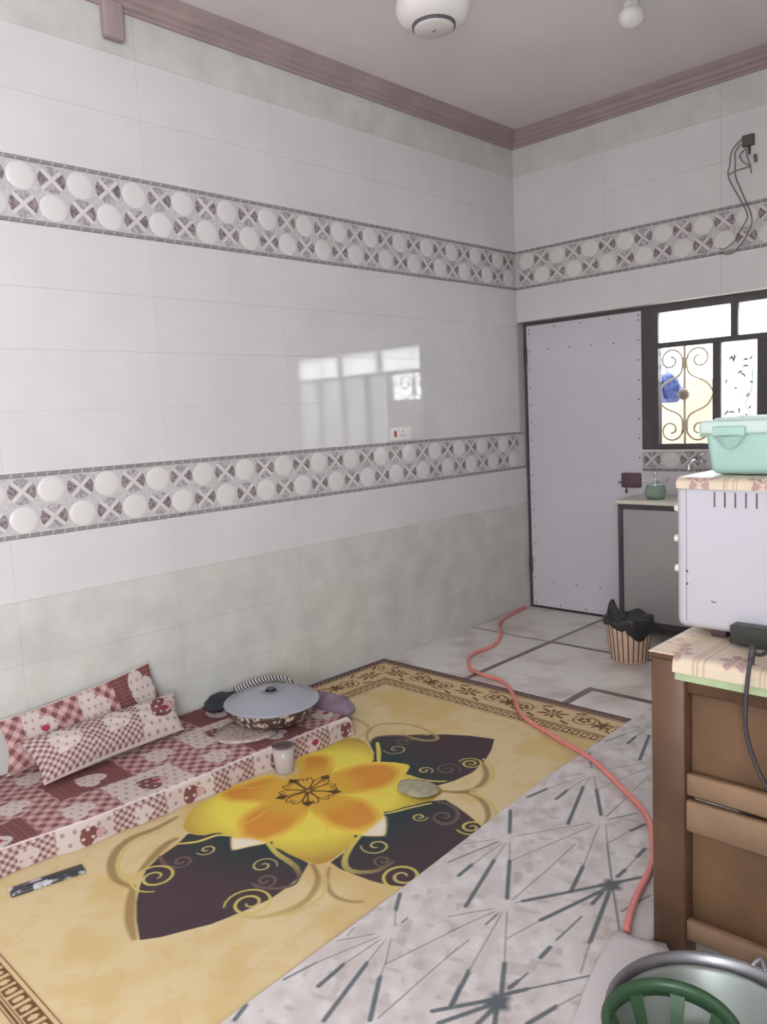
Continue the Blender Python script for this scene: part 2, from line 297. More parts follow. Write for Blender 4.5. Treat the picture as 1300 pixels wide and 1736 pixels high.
# ---------------------------------------------------------------- walls
TH = .006
mb = MB(); mb.box(-.14, -TH, YR-.1, .2, -.1, H_CEIL); wall_left = struct(mb.build('wall_left', M_grout))
mb = MB()
mb.box(-.14, XR+.1, TH, .2, 2.1, H_CEIL)                      # lintel
mb.box(2.62, XR+.1, TH, .2, -.1, 2.1)
mb.box(.905, 2.62, .083+TH, .2, -.1, 1.165)
wall_back = struct(mb.build('wall_back', M_grout))
mb = MB(); mb.box(XR, XR+.12, YR-.1, -6.7, -.1, H_CEIL); mb.box(XR, XR+.12, -5.2, .2, -.1, H_CEIL); mb.box(XR, XR+.12, -6.7, -5.2, -.1, .75); mb.box(XR, XR+.12, -6.7, -5.2, 2.75, H_CEIL); struct(mb.build('wall_right', M_plain))
mb = MB()
mb.box(-.14, XR+.1, YR-.12, YR, -.1, H_CEIL)
struct(mb.build('wall_rear', M_plain))
mb = MB(); mb.box(-.14, XR+.12, YR-.12, .2, H_CEIL, H_CEIL+.12); struct(mb.build('ceiling', M_ceil))

def tilebox(w, h, name, m, cache={}):
    k = (round(w, 4), round(h, 4), m.name)
    if k not in cache:
        g = .0003; mb = MB(); mb.rbox(-TH, 0, -w/2+g, w/2-g, -h/2+g, h/2-g, r=.0005, seg=1)
        mb.s = [False]*len(mb.s)
        cache[k] = mb.mesh(name, m)
    return cache[k]
def place(name, me, wall, u, z, side):
    """side 'L': local +x faces +x; side 'B': facing -y, u runs along x"""
    if side == 'L': return link(name, me, wall, (0, u, z), 0)
    return link(name, me, wall, (u, B_Y, z), -PI/2)
# meshes of the relief band
disc = MB(); disc.lathe([(0.001, .0065), (.020, .0062), (.040, .0052), (.052, .0032), (.0575, 0)], 28, axis='x')
disc.v = [(x, y*1.05, z*.96) for x, y, z in disc.v]; ME_disc = disc.mesh('disc', M_disc)
lat = MB()
for q in range(4):
    a0 = q*PI/2-PI/4+.17; a1 = q*PI/2+PI/4-.17; arc = [(.056*math.cos(a0+(a1-a0)*k/6)*1.05, .056*math.sin(a0+(a1-a0)*k/6)*.96) for k in range(7)]
    inn = (.014*math.cos(q*PI/2), .014*math.sin(q*PI/2)); n = len(arc)+1
    pts = [inn]+arc; cx = sum(p[0] for p in pts)/n; cy = sum(p[1] for p in pts)/n
    vs = [(0, *p) for p in pts]+[(.0035, cx+(p[0]-cx)*.8, cy+(p[1]-cy)*.8) for p in pts]
    lat.add(vs, [tuple(range(n, 2*n))]+[(i, (i+1) % n, n+(i+1) % n, n+i) for i in range(n)], 0 if q in (0, 2) else 1)
for sgn in (1, -1):
    d = np.array([1, sgn*.93])/math.hypot(1, .93); e = np.array([-d[1], d[0]])
    P = [tuple(d*a*.058+e*b*.0055) for a, b in ((-1, -1), (1, -1), (1, 1), (-1, 1))]
    lat.add([(0, *p) for p in P]+[(.0055, *(np.array(p)*.97)) for p in P], [(4, 5, 6, 7), (0, 1, 5, 4), (1, 2, 6, 5), (2, 3, 7, 6), (3, 0, 4, 7)], 2)
ME_lat = lat.mesh('lattice', [M_wdark, M_wlite, M_disc])
def rope_mesh(w, cache={}):
    k = round(w, 3)
    if k not in cache:
        mb = MB(); n = max(1, int(round(w/.05))); p = w/n
        for i in range(n):
            a = -w/2+i*p; zz = .009
            for (s0, s1, mi, hx) in ((0, .88, 0, .007), (.88, 1.0, 1, .0085)):
                y0 = a+s0*p; y1 = a+s1*p; sh = .010
                vs = [(0, y0-sh/2, -zz), (0, y1-sh/2, -zz), (0, y1+sh/2, zz), (0, y0+sh/2, zz), (hx, y0-sh/4, -zz*.5), (hx, y1-sh/4, -zz*.5), (hx, y1+sh/4, zz*.5), (hx, y0+sh/4, zz*.5)]
                mb.add(vs, [(4, 5, 6, 7), (0, 1, 5, 4), (1, 2, 6, 5), (2, 3, 7, 6), (3, 0, 4, 7)], mi)
        cache[k] = mb.mesh('rope_trim', [M_rope, M_ropel])
    return cache[k]
B_Y = 0.0
def band(wall, side, u0, u1, z0, z1, anchor, rows=(0, 1), ropes=(0, 1)):
    """relief band: tiles .75 m long, discs every .25 m, upper row starts at anchor"""
    zc = (z0+z1)/2; k0 = math.floor((u0-(anchor-.0625))/.75)-1; T = {}
    for k in range(k0, k0+30):
        a = max(u0, anchor-.0625+.75*k); b = min(u1, anchor-.0625+.75*(k+1))
        if b-a < .02: continue
        o = place('relief_tile', tilebox(b-a, z1-z0, 'relief_tile', M_dbase), wall, (a+b)/2, zc, side); T[k] = o
        lo = lambda u: (u-(a+b)/2)*(1)
        for row in rows:
            zz = (z1-.018-.0583) if row == 0 else (z0+.018+.0583)
            c0 = math.floor((a-anchor)/.125)-1
            for c in range(c0, c0+12):
                u = anchor+.125*c
                if u-.045 < a or u+.045 > b+.03 or u+.056 > u1+.012: continue
                isd = (c+row) % 2 == 0
                link('disc' if isd else 'lattice', ME_disc if isd else ME_lat, o, (0, lo(u), zz-zc))
        if 0 in ropes: link('rope_trim', rope_mesh(b-a), o, (0, 0, (z1-z0)/2-.009))
        if 1 in ropes: link('rope_trim', rope_mesh(b-a), o, (0, 0, -(z1-z0)/2+.009))
def rows_of_tiles(wall, side, u0, u1, z0, z1, n, m, phase=-2.155):
    h = (z1-z0)/n; k0 = math.floor((u0-phase)/.75)
    for k in range(k0, k0+30):
        a = max(u0, phase+.75*k); b = min(u1, phase+.75*(k+1))
        if b-a < .01: continue
        for i in range(n): place('wall_tile', tilebox(b-a, h, 'wall_tile', m), wall, (a+b)/2, z0+h*(i+.5), side)
for z0, z1, n, m in ((0, .791, 3, M_marble), (.791, 1.05, 1, M_cream), (1.319, 2.328, 4, M_cream), (2.593, 3.102, 2, M_cream), (3.102, 3.36, 1, M_marble)):
    rows_of_tiles(wall_left, 'L', YR, .075 if z1 < 2.2 else 0, z0, z1, n, m)
# tiles between .0 and the lintel need the full jamb depth only under the head; both belts
band(wall_left, 'L', YR, .06, 1.05, 1.319, -.213)
band(wall_left, 'L', YR, 0, 2.328, 2.593, -.213)
for z0, z1, n, m in ((2.1, 2.328, 1, M_cream), (2.593, 3.102, 2, M_cream), (3.102, 3.36, 1, M_marble)):
    rows_of_tiles(wall_back, 'B', 0, XR, z0, z1, n, m, phase=.70)
band(wall_back, 'B', 0, XR, 2.328, 2.593, .092)
for z0, z1, n, m in ((0, .791, 3, M_marble), (.791, 1.05, 1, M_cream), (1.319, 2.1, 3, M_cream)):
    rows_of_tiles(wall_back, 'B', 2.62, XR, z0, z1, n, m, phase=.70)
B_Y = .083
rows_of_tiles(wall_back, 'B', .905, 2.62, 0, .791, 3, M_marble, phase=.70)
rows_of_tiles(wall_back, 'B', .905, 2.62, .791, 1.035, 1, M_cream, phase=.70)
band(wall_back, 'B', .905, 2.62, 1.035, 1.165, .972, rows=(1,), ropes=(1,))
B_Y = 0.0

# cornice: swept profile with a mitred corner
prof = [(0, 3.285), (.012, 3.285), (.018, 3.297), (.030, 3.302), (.034, 3.318), (.050, 3.326), (.058, 3.348), (.072, 3.356), (.082, 3.366), (.084, 3.385), (0, 3.385)]
def cornice(name, pts):
    mb = MB(); n = len(prof); vs = []
    for p in pts: vs += [p(d, z) for d, z in prof]
    fs = [(j*n+i, j*n+(i+1) % n, (j+1)*n+(i+1) % n, (j+1)*n+i) for j in range(len(pts)-1) for i in range(n)]
    mb.add(vs, fs+[tuple(range(n)), tuple(range((len(pts)-1)*n, len(pts)*n))]); return struct(mb.build(name, M_corn))
t1 = cornice('trim_1', [lambda d, z: (d+.0005, YR, z), lambda d, z: (d+.0005, -d-.0005, z)])
cornice('trim_2', [lambda d, z: (d+.0005, -d-.0005, z), lambda d, z: (XR, -d-.0005, z)])
mb = MB(); mb.rbox(.0005, .045, -3.06, -2.965, 3.15, 3.31, r=.012); mb.build('corbel', M_corn, t1)

# ---------------------------------------------------------------- door
mb = MB(); mb.box(.0205, .9065, .083, .105, .010, 2.077); door = struct(mb.build('door_1', M_door))
mb = MB(); mb.box(0, .022, .078, .13, 0, 2.1); mb.box(.022, .905, .078, .13, 2.075, 2.1); mb.build('door_frame', M_frame, door)
mb = MB(); mb.box(.022, .905, .075, .13, .0005, .014); mb.build('threshold', M_black, door)
mb = MB()
def screw(x, z): mb.lathe([(.0001, -.0035), (.004, -.003), (.005, 0)], 8, (x, .083, z), axis='y')
for i in range(16): screw(.045, .10+i*.128); screw(.885, .10+i*.128)
for i in range(5): screw(.045+.84*i/4, 2.05); screw(.045+.84*i/4, .035)
for i in range(4): screw(.2+.17*i, 1.90-.004*i); screw(.2+.19*i, .205)
sc = mb.build('screw', M_screw, door); sc['kind'] = 'stuff'
for z in (1.86, .33):
    mb = MB(); mb.rbox(.006, .03, .062, .079, z-.06, z+.06, r=.003); mb.lathe([(.0001, -.062), (.007, -.062), (.007, .062), (.0001, .062)], 10, (.02, .062, z)); mb.build('hinge', M_frame, door)
M_lock = mat('maroon_lock_paint', (98,72,78), rough=.5)
lk = thing('rim_lock', 'maroon metal rim lock with a key and bolt on the white door edge', 'lock', (.83, .083, .975))
mb = MB(); mb.rbox(.765, .898, .055, .083, .925, 1.022, r=.006); part(mb, 'lock_case', M_lock, lk)
mb = MB(); mb.tube([(.765, .069, .958), (.738, .069, .958)], .0045); part(mb, 'bolt', M_frame, lk)
mb = MB(); mb.tube([(.808, .052, .94), (.804, .05, .915), (.802, .05, .898)], .0045); mb.rbox(.796, .812, .047, .053, .888, .908, r=.002); part(mb, 'key', M_frame, lk)

# ---------------------------------------------------------------- window
def boxpart(name, m, parent, *b): q = MB(); q.box(*b); return q.build(name, m, parent)
mb = MB(); mb.box(.905, 1.018, .083, .135, 1.168, 2.1); mb.box(1.018, 2.62, .083, .135, 2.050, 2.1); mb.box(1.018, 2.62, .083, .135, 1.168, 1.213)
mb.box(2.575, 2.62, .083, .135, 1.213, 2.05)
mb.box(1.018, 2.575, .083, .135, 1.826, 1.858)
win = struct(mb.build('window_1', M_frame))
for x in (1.473, 1.970): boxpart('transom_mullion', M_frame, win, x, x+.042, .086, .13, 1.858, 2.05)
M_frost = bpy.data.materials.new('frosted_glass'); M_frost.use_nodes = True
nt = M_frost.node_tree; nt.nodes.clear(); out = nt.nodes.new('ShaderNodeOutputMaterial'); mx = nt.nodes.new('ShaderNodeMixShader'); tl = nt.nodes.new('ShaderNodeBsdfTranslucent'); tp = nt.nodes.new('ShaderNodeBsdfTransparent')
tl.inputs[0].default_value = (.68, .71, .71, 1); tp.inputs[0].default_value = (.62, .66, .66, 1); mx.inputs[0].default_value = .62
nt.links.new(tp.outputs[0], mx.inputs[1]); nt.links.new(tl.outputs[0], mx.inputs[2]); nt.links.new(mx.outputs[0], out.inputs[0])
M_clear = bpy.data.materials.new('clear_glass'); M_clear.use_nodes = True
nt = M_clear.node_tree; nt.nodes.clear(); out = nt.nodes.new('ShaderNodeOutputMaterial'); mx = nt.nodes.new('ShaderNodeMixShader'); gl = nt.nodes.new('ShaderNodeBsdfGlossy'); tp = nt.nodes.new('ShaderNodeBsdfTransparent')
gl.inputs['Roughness'].default_value = .03; fr = nt.nodes.new('ShaderNodeFresnel'); fr.inputs[0].default_value = 1.45
nt.links.new(fr.outputs[0], mx.inputs[0]); nt.links.new(tp.outputs[0], mx.inputs[1]); nt.links.new(gl.outputs[0], mx.inputs[2]); nt.links.new(mx.outputs[0], out.inputs[0])
M_milk = M_frost.copy(); M_milk.name = 'milky_glass'
for n_ in M_milk.node_tree.nodes:
    if n_.type in ('BSDF_TRANSLUCENT', 'BSDF_TRANSPARENT'): n_.inputs[0].default_value = (.93, .95, .95, 1)
for a, b in ((1.018, 1.473), (1.515, 1.970), (2.012, 2.575)): boxpart('pane', M_milk, win, a, b, .106, .109, 1.858, 2.05)
# sliding sashes: (stiles), frosted printed panes
M_vine = mat('grey_vine_print', (120,128,122), rough=.6)
rr = random.Random(5)
def vine(x0, x1, z0, z1, parent):
    mb = MB()
    for k in range(20):
        cx = rr.uniform(x0+.03, x1-.03); cz = z0+(z1-z0)*rr.random()**1.3*.85+.02; a = rr.uniform(0, PI); L = rr.uniform(.009, .022)
        pts = smooth([(cx-L*math.cos(a), cz-L*math.sin(a)), (cx+L*.3*math.sin(a), cz+L*.4), (cx+L*math.cos(a), cz+L*math.sin(a))], 4)
        mb.tube([(p[0], .1035, p[1]) for p in pts], lambda t: .0012+.0045*math.sin(PI*t), 5)
    pts = smooth([(x1-.03, z0+.05), (x1-.07, z0+.12), (x1-.04, z0+.2), (x1-.03, z0+.33)], 6); mb.tube([(p[0], .1035, p[1]) for p in pts], .0022, 5)
    mb.build('vine_print', M_vine, parent)
for a, b in ((1.411, 1.627), (1.69, 1.95), (2.0, 2.26), (2.31, 2.56)):
    g = boxpart('pane', M_frost, win, a, b, .106, .109, 1.213, 1.826); vine(a, b, 1.32, 1.80, g)
for a, b in ((1.364, 1.411), (1.627, 1.69), (1.95, 2.0), (2.26, 2.31), (2.56, 2.575)): boxpart('sash_stile', M_frame, win, a, b, .09, .126, 1.213, 1.826)
boxpart('pane', M_clear, win, 1.018, 1.364, .125, .128, 1.213, 1.826)
M_sill = mat('white_sill', (226,224,220), rough=.3)
boxpart('window_sill', M_sill, win, .905, 2.62, .06, .088, 1.1655, 1.1762)
# wrought iron grille outside the panes
M_iron = mat('cream_wrought_iron', (138,126,102), rough=.5)
grille = thing('window_grille', 'cream wrought iron scroll grille outside the kitchen window panes', 'grille', (1.8, .16, 1.19))
def spiral(cx, cz, r, a0, a1, n=22, shrink=.25):
    return [(cx+(r*(1-(1-shrink)*k/n))*math.cos(a0+(a1-a0)*k/n), .16, cz+(r*(1-(1-shrink)*k/n))*math.sin(a0+(a1-a0)*k/n)) for k in range(n+1)]
for cx in (1.16, 1.54, 1.92, 2.30):
    mb = MB(); mb.box(cx-.007, cx+.007, .155, .165, 1.19, 2.06); part(mb, 'bar', M_iron, grille)
    for s in (-1, 1):
        for top in (1, -1):
            cz = 1.745 if top == 1 else 1.30; c0 = cx+s*.092
            sp = spiral(c0, cz, .078, (PI if s == 1 else 0), (PI if s == 1 else 0)-s*top*2*PI*1.25*1)
            tail = smooth([(cx+s*.014, .16, cz), (cx+s*.03, .16, cz-top*.09), (cx+s*.14, .16, cz-top*.15), (cx+s*.186, .16, 1.526)], 6)
            mb = MB(); mb.tube([tuple(p) for p in tail[::-1]]+sp, .0068, 6); part(mb, 'scroll', M_iron, grille)
    mb = MB(); mb.lathe([(.0001, -.012), (.03, -.01), (.038, 0), (.03, .01), (.0001, .012)], 16, (cx, .145, 1.526), axis='y'); part(mb, 'boss', mat('brown_iron_boss', (120,104,92), rough=.6), grille)
    mb = MB(); mb.rbox(cx-.018, cx+.018, .148, .17, 1.69, 1.76, r=.005); part(mb, 'collar', M_iron, grille)
for z in (1.19, 2.05): mb = MB(); mb.box(.95, 2.58, .153, .167, z-.006, z+.006); part(mb, 'rail', M_iron, grille)
# outside: yard, boundary wall, blue crumpled bag on the grille
M_out = mat('cream_render_outside', (122,112,96), rough=.9, var=.1, vscale=6)
mb = MB(); mb.box(-2, 6, .2, 5, -.3, -.1); struct(mb.build('ground_outside', mat('yard_concrete', (180,170,155), rough=.9)))
mb = MB(); mb.box(-3, 6, 1.6, 1.75, -.1, 1.65); struct(mb.build('wall_outside', M_out))
M_blue = mat('blue_patterned_plastic', (16,38,100), rough=.35, col2=(60,90,150), vscale=38, stops=(.35,.6))
mb = MB(); mb.lathe([(.0001, -.10), (.05, -.098), (.085, -.06), (.095, 0), (.08, .055), (.05, .09), (.02, .112), (.0001, .115)], 26, (.985, .31, 1.575), mod=lambda a, k, i: 1+.14*math.sin(5*a+k)+.07*math.sin(11*a+2*k))
tag(mb.build('plastic_bag', M_blue), 'crumpled blue patterned plastic bag hanging outside behind the grille', 'bag')
mb = MB(); mb.tube([(.985, .31, 1.68), (.98, .26, 1.72), (.955, .19, 1.745), (.955, .175, 1.80)], .004, 6); part(mb, 'bag_handle', M_blue, bpy.data.objects['plastic_bag'])

# ---------------------------------------------------------------- rugs
def U(p): return np.array(p, float)/1000
GOLD = L3(204,188,96); BRN = L3(106,88,78); PALE = L3(196,180,116); TAN = L3(140,114,70); BLK1 = L3(70,56,60); BLK2 = L3(46,58,60)
STC = {0: BRN, 1: GOLD, 2: PALE, 3: TAN}
RX0, RX1, RY0, RY1 = .006, 1.90, -4.52, -1.533
nx = int((RX1-RX0)/.0036); ny = int((RY1-RY0)/.0036)
gx, gy = np.meshgrid(np.linspace(RX0, RX1, nx), np.linspace(RY0, RY1, ny), indexing='ij')
cv = Canvas(gx, gy, L3(200,176,122)); X = cv.x; Y = cv.y
n1 = fbm(X, Y, 11, 4.0); n2 = fbm(X, Y, 21, 17)
t = np.clip((n1-.42)*4, 0, 1)[:, None]; cv.c = L3(208,188,146)*(1-t)+L3(202,176,122)*t
t = np.clip((n2-.60)*4, 0, .3)[:, None]; cv.c = cv.c*(1-t)+L3(200,168,108)*t
def lobe_col(cx, cy):
    def f(X, Y, sd):
        t = np.clip(1-sd/.05, 0, 1)[:, None]; d = np.hypot(X-.97, Y+2.97)[:, None]; e = np.clip((d-.36)/.16, 0, 1)
        return (L3(222,206,84)*(1-t*.25)+L3(206,176,60)*t*.25)*(1-e)+L3(176,140,66)*e
    return f
for p in D['leaves']:
    cv.poly(U(p), lambda X, Y, sd: (lambda e: BLK2*(1-e)+BLK1*e)(np.clip((np.hypot(X-.97, Y+2.97)-.42)/.25, 0, 1)[:, None]))
for c0, c1, wd, p in D['strokes']:
    q = smooth(U(p), 6)
    if c0 == 3 or c1 == 3: cv.stroke(q, wd/1000*1.25, STC[c0], STC[c1], soft=.012, taper=.5, alpha=.85)
for p in D['lobes']: cv.poly(smooth(U(p), 4, True), lobe_col(0, 0), soft=.004)
def petal_col(X, Y, sd):
    d = np.hypot(X-.97, Y+2.97)[:, None]; e = np.clip((sd/.045), 0, 1)[:, None]; g = np.clip((d-.15)/.10, 0, 1)
    o = L3(196,118,46); y = L3(226,196,80); c = y*(1-e*.8)+o*e*.8; far = np.clip((d-.36)/.06, 0, 1); c = c*(1-far)+y*far
    return L3(204,160,58)*(1-g)+c*g
for p in D['petals']: cv.poly(smooth(U(p), 4, True), petal_col, soft=.004)
for p in D['white']: cv.poly(U(p), L3(226,216,198), soft=.02)
ang = np.linspace(0, 2*PI, 40, endpoint=False)
cv.poly(np.c_[.965+.16*np.cos(ang), -2.97+.17*np.sin(ang)], L3(204,160,58), soft=.06)
for c0, c1, wd, p in D['strokes']:
    q = smooth(U(p), 6)
    if c0 != 3 and c1 != 3: cv.stroke(q, wd/1000, STC[c0], STC[c1], taper=.35)
for c, wd, a, b, turns, dr in D['spirals']:
    a = U(a); b = U(b); r = np.hypot(*(b-a)); t0 = math.atan2(b[1]-a[1], b[0]-a[0]); k = np.linspace(0, 1, 40)
    th = t0+dr*k*turns*2*PI; rad = r*(1-.86*k)
    cv.stroke(np.c_[a[0]+rad*np.cos(th), a[1]+rad*np.sin(th)], wd/1000*.82, STC[c], PALE*.9 if c == 1 else STC[c]*1.2, taper=.45)
# heart scroll rosette in the centre
DK = L3(84,58,34); c = U(D['centre'])
for k in range(8):
    a = k*PI/4+.2; e = np.array([math.cos(a), math.sin(a)]); n = np.array([-e[1], e[0]])
    for s in (-1, 1):
        q = smooth([c+e*.012, c+e*.05+n*s*.020, c+e*.085+n*s*.030, c+e*.112+n*s*.022, c+e*.108+n*s*.006, c+e*.090+n*s*.010], 6)
        cv.stroke(q, .006, DK)
for p in D['diamonds']:
    p = U(p); e = (p-c)/np.hypot(*(p-c)); n = np.array([-e[1], e[0]]); cv.poly([p, p-e*.03+n*.024, p-e*.05, p-e*.03-n*.024], DK)
    cv.stroke([c+e*.01, p-e*.04], .008, DK)
for k in range(6):
    a = k*PI/3+.5; q = smooth([c+np.array([math.cos(a), math.sin(a)])*.2, c+np.array([math.cos(a+.08), math.sin(a+.08)])*.28, c+np.array([math.cos(a+.02), math.sin(a+.02)])*.37], 6); cv.stroke(q, .006, L3(232,168,90), taper=.8)
# border
dl = X-RX0; db = RY1-Y; df = Y-RY0; d = np.minimum(np.minimum(dl, db), df); s = np.where(d == dl, Y, X)
side = np.where(d == dl, 0, np.where(d == db, 1, 2)); BC = L3(204,178,138); B2 = L3(104,74,44); RP = L3(96,72,70)
ib = d < .345; cc = np.tile(BC, (ib.sum(), 1)); D_ = d[ib]; S_ = s[ib]
def put(mask, col): cc[mask] = col
put((D_ < .052), RP); put((D_ > .012) & (D_ < .045) & (((S_+D_*.8) % .03) < .010), L3(150,126,120)); put((D_ < .007), L3(70,50,48))
for a in (.062, .252, .262, .335): put(np.abs(D_-a) < .003, B2)
put((D_ > .272) & (D_ < .322), BC*.93)
ph = (S_ % .048)/.048; rb = (D_ > .276) & (D_ < .318)
put(rb & (ph < .72), B2*1.05); put(rb & (np.hypot((ph-.36)*.048/.010, (D_-.297)/.015) < 1), BC); put((np.abs(D_-.272) < .002) | (np.abs(D_-.322) < .002), B2)
# floral motifs
z = (S_ % .52)-.26; yy = D_-.157
def leafm(cx, cy, a, L, W_):
    u = (z-cx)*math.cos(a)+(yy-cy)*math.sin(a); v = -(z-cx)*math.sin(a)+(yy-cy)*math.cos(a); q = u/L
    return (q > 0) & (q < 1) & (np.abs(v) < W_*np.sin(PI*np.clip(q, 0, 1))**.8)
for k in range(8):
    a = k*PI/4+.39
    put(leafm(.012*math.cos(a), .012*math.sin(a), a, .075 if k in (0, 3, 4, 7) else .045, .009), B2)
put(np.hypot(z, yy) < .009, B2)
for fx, fy in ((.165, -.012), (-.165, .012)):
    for k in range(5): a = k*2*PI/5; put(np.hypot(z-fx-.022*math.cos(a), yy-fy-.022*math.sin(a)) < .0115, B2)
    rg = np.abs(np.hypot(z-fx, yy-fy)-.052) < .0035; put(rg, B2)
for ex in (.255, -.255):
    for a in (.5, 1.3, 2.1, 2.8, -.6, -1.4, -2.2): put(leafm(ex, 0, a, .055, .008), B2)
for lx, ly in ((.085, .06), (-.085, -.06), (.1, -.065), (-.1, .065)): put(leafm(lx, ly, .4 if ly > 0 else -.4, .05, .009), B2); put(np.hypot(z-lx, yy-ly) < .010, B2)
put((np.abs(yy-.055*np.sin(z/.52*4*PI)) < .0035) & (np.abs(z) > .1), B2)
cv.c[ib] = cc
P = np.stack([gx, gy, np.full_like(gx, .006)], -1)
M_print = print_mat('printed_carpet', rough=.85, weave=.12)
me = grid_mesh('rug', P, cv.c, M_print); rug1 = link('rug', me)
tag(rug1, 'yellow rug printed with a large gold and black flower, brown floral border', 'rug')
mb = MB(); mb.box(RX0, RX1, RY0, RY1, .0006, .0058); mb.build('backing', mat('rug_backing_brown', (110,84,66), rough=.9), rug1)
# grey geometric rug, lying half over the yellow one
def rx0(y): return np.interp(y, [-4.4, -3.88, -3.17, -2.28, -1.376, -1.2], [1.80, 1.754, 1.716, 1.655, 1.641, 1.632])
ny = 820; nx = 230; gv, gu = np.meshgrid(np.linspace(-4.35, -1.22, ny), np.linspace(0, 1, nx), indexing='xy')
gx = rx0(gv)+gu*(2.412-rx0(gv)); gy = gv
cv = Canvas(gx, gy, L3(188,182,178)); X = cv.x; Y = cv.y
cell = fbm(X, Y, 31, 14); cell2 = vnoise(X+Y*.6, Y*1.2-X*.5, 41, 26); cq = np.floor(vnoise(X*1.3+.4*Y, Y, 51, 22)*5)/5
t = np.clip(cq*.6+cell*.5, 0, 1)[:, None]; cv.c = L3(182,173,168)*(1-t)+L3(216,211,210)*t
t = np.clip((cell2-.74)*4, 0, .35)[:, None]; cv.c = cv.c*(1-t)+L3(150,138,128)*t
GL = L3(92,98,102); GM = L3(132,130,128); WH = L3(205,200,196)
for x0, y0, x1, y1, k in D['lines']:
    a = np.array([x0, y0])/1000; b = np.array([x1, y1])/1000; nn = (b-a)[::-1]*[1, -1]/max(np.hypot(*(b-a)), 1e-6)
    cv.stroke([a+nn*.0045, b+nn*.0045], .006, WH, soft=.004, alpha=.6)
    cv.stroke([a, b], {1: .0038, 2: .0065, 3: .0135}[k], {1: GM*.8, 2: GL*1.2, 3: GL}[k], soft=.004, alpha=.95)
for x, y, k in D['nodes']:
    q = np.c_[x/1000+.030*np.cos(ang)*(1+.15*np.cos(5*ang)), y/1000+.034*np.sin(ang)*(1+.15*np.cos(5*ang))]
    cv.poly(q, GL if k else WH, soft=.02)
jag = fbm(X, Y, 71, 40)[:, None]; cv.c *= .94+.12*jag
over = 1/(1+np.exp(-(-1.533-gy)/.012)); hz = .0095+.0065*over+.0012*np.sin(gx*9+gy*5)
M_print2 = print_mat('cut_pile_carpet', rough=.9, weave=.2)
rug2 = link('carpet_runner', grid_mesh('carpet_runner', np.stack([gx, gy, hz], -1), cv.c, M_print2))
tag(rug2, 'pale grey carpet with charcoal starburst lines overlapping the yellow rug', 'rug')
mb = MB()  # edge binding along the visible long side and far end
ed = [(float(rx0(y)), y) for y in np.linspace(-4.35, -1.22, 90)]
mb.tube([(x, y, .0075+(.0035 if y < -1.55 else -.002)) for x, y in ed], .0045, 6); mb.tube([(x, -1.22, .0055) for x in np.linspace(1.634, 2.41, 20)], .0045, 6)
mb.build('edge_binding', mat('grey_binding', (172,168,168), rough=.9), rug2)
# ---------------------------------------------------------------- patchwork fabric print
CR = L3(194,179,174); PK = L3(184,150,148); BW = L3(112,70,68); GD = L3(150,132,128); RD = L3(150,52,70); DBW = L3(88,54,54)
def heart(x, y, s):
    x = x/s; y = y/s; return (x*x+y*y-1)**3-x*x*y**3 < 0
def ging(x, y, p, a, c0, c1):
    u = x*math.cos(a)+y*math.sin(a); v = -x*math.sin(a)+y*math.cos(a)
    k = ((u % p) < p/2).astype(float)+((v % p) < p/2).astype(float); k = k[:, None]/2; return c0*(1-k)+c1*k
def dots(x, y, p, r):
    row = np.floor(y/p); return np.hypot((x+row*p/2) % p-p/2, y % p-p/2) < r
def patch(x, y, cw, ch, seed, types=(0, 1, 2, 3), ox=0., oy=0.):
    X = (x-ox).ravel(); Y = (y-oy).ravel(); j = np.floor(Y/ch).astype(int); xs = X+(j % 2)*cw*.5; i = np.floor(xs/cw).astype(int)
    lx = xs-(i+.5)*cw; ly = Y-(j+.5)*ch; h = ((i*73856093) ^ (j*19349663) ^ seed*83492791) & 0x7fffffff
    ty = np.array(types)[(i+2*j+seed) % len(types)]; c = np.zeros((X.size, 3)); s = min(cw, ch)
    for t in set(types):
        m = ty == t; a, b = lx[m], ly[m]; hh = h[m]
        if t == 0: q = ging(a, b, .021, .75, CR*.95, BW*1.1); hc = CR
        elif t == 1: q = np.tile(CR, (a.size, 1)); q[dots(a, b, .042, .0080)] = GD; hc = BW
        elif t == 2: q = ging(a, b, .015, 0, BW*1.5, DBW*1.15); hc = CR
        else: q = ging(a, b, .044, .75, PK*1.08, BW*1.1); hc = CR
        ra = a*.8-b*.6; rb_ = a*.6+b*.8; hm = heart(ra, rb_, s*.25); q[hm] = hc; q[hm & dots(a, b, .034, .0062)] = GD if t != 1 else CR
        if t == 1: q[heart((ra-.03), rb_-.03, s*.13)] = PK
        am = (np.hypot((a-s*.13)/.020, (b-s*.02)/.014) < 1) & (hh % 3 == 0); q[am] = RD
        c[m] = q
    return c
M_fab = print_mat('patchwork_cotton', rough=.9, weave=.1)
# ---------------------------------------------------------------- floor mattress
def xf(y): return np.interp(y, [-4.9, -4.04, -3.72, -3.4, -2.9, -2.47], [.60, .625, .672, .690, .700, .712])
ymax = -2.468; T = .102
yy = np.concatenate([np.linspace(-4.75, -4.2, 50), np.linspace(-4.196, ymax-.02, 400), ymax-.02+.02*np.sin(np.linspace(.2, PI/2, 8))])
ss = np.concatenate([np.linspace(0, .655, 160), .655+.028*np.sin(np.linspace(0, PI/2, 9))[1:], np.full(34, .683)])
zz = np.concatenate([np.full(160, T), T-.028+.028*np.cos(np.linspace(0, PI/2, 9))[1:], np.linspace(T-.03, .0075, 34)])
YY, SS = np.meshgrid(yy, ss, indexing='ij'); ZZ = np.tile(zz, (len(yy), 1)); XX = .012+SS*(xf(YY)-.012)/.683
ZZ = np.where(ZZ > T-.002, ZZ+.006*np.sin(YY*7)*np.sin(XX*8+1)-.012*np.exp(-((YY+2.74)**2+(XX-.45)**2)/.05), ZZ)
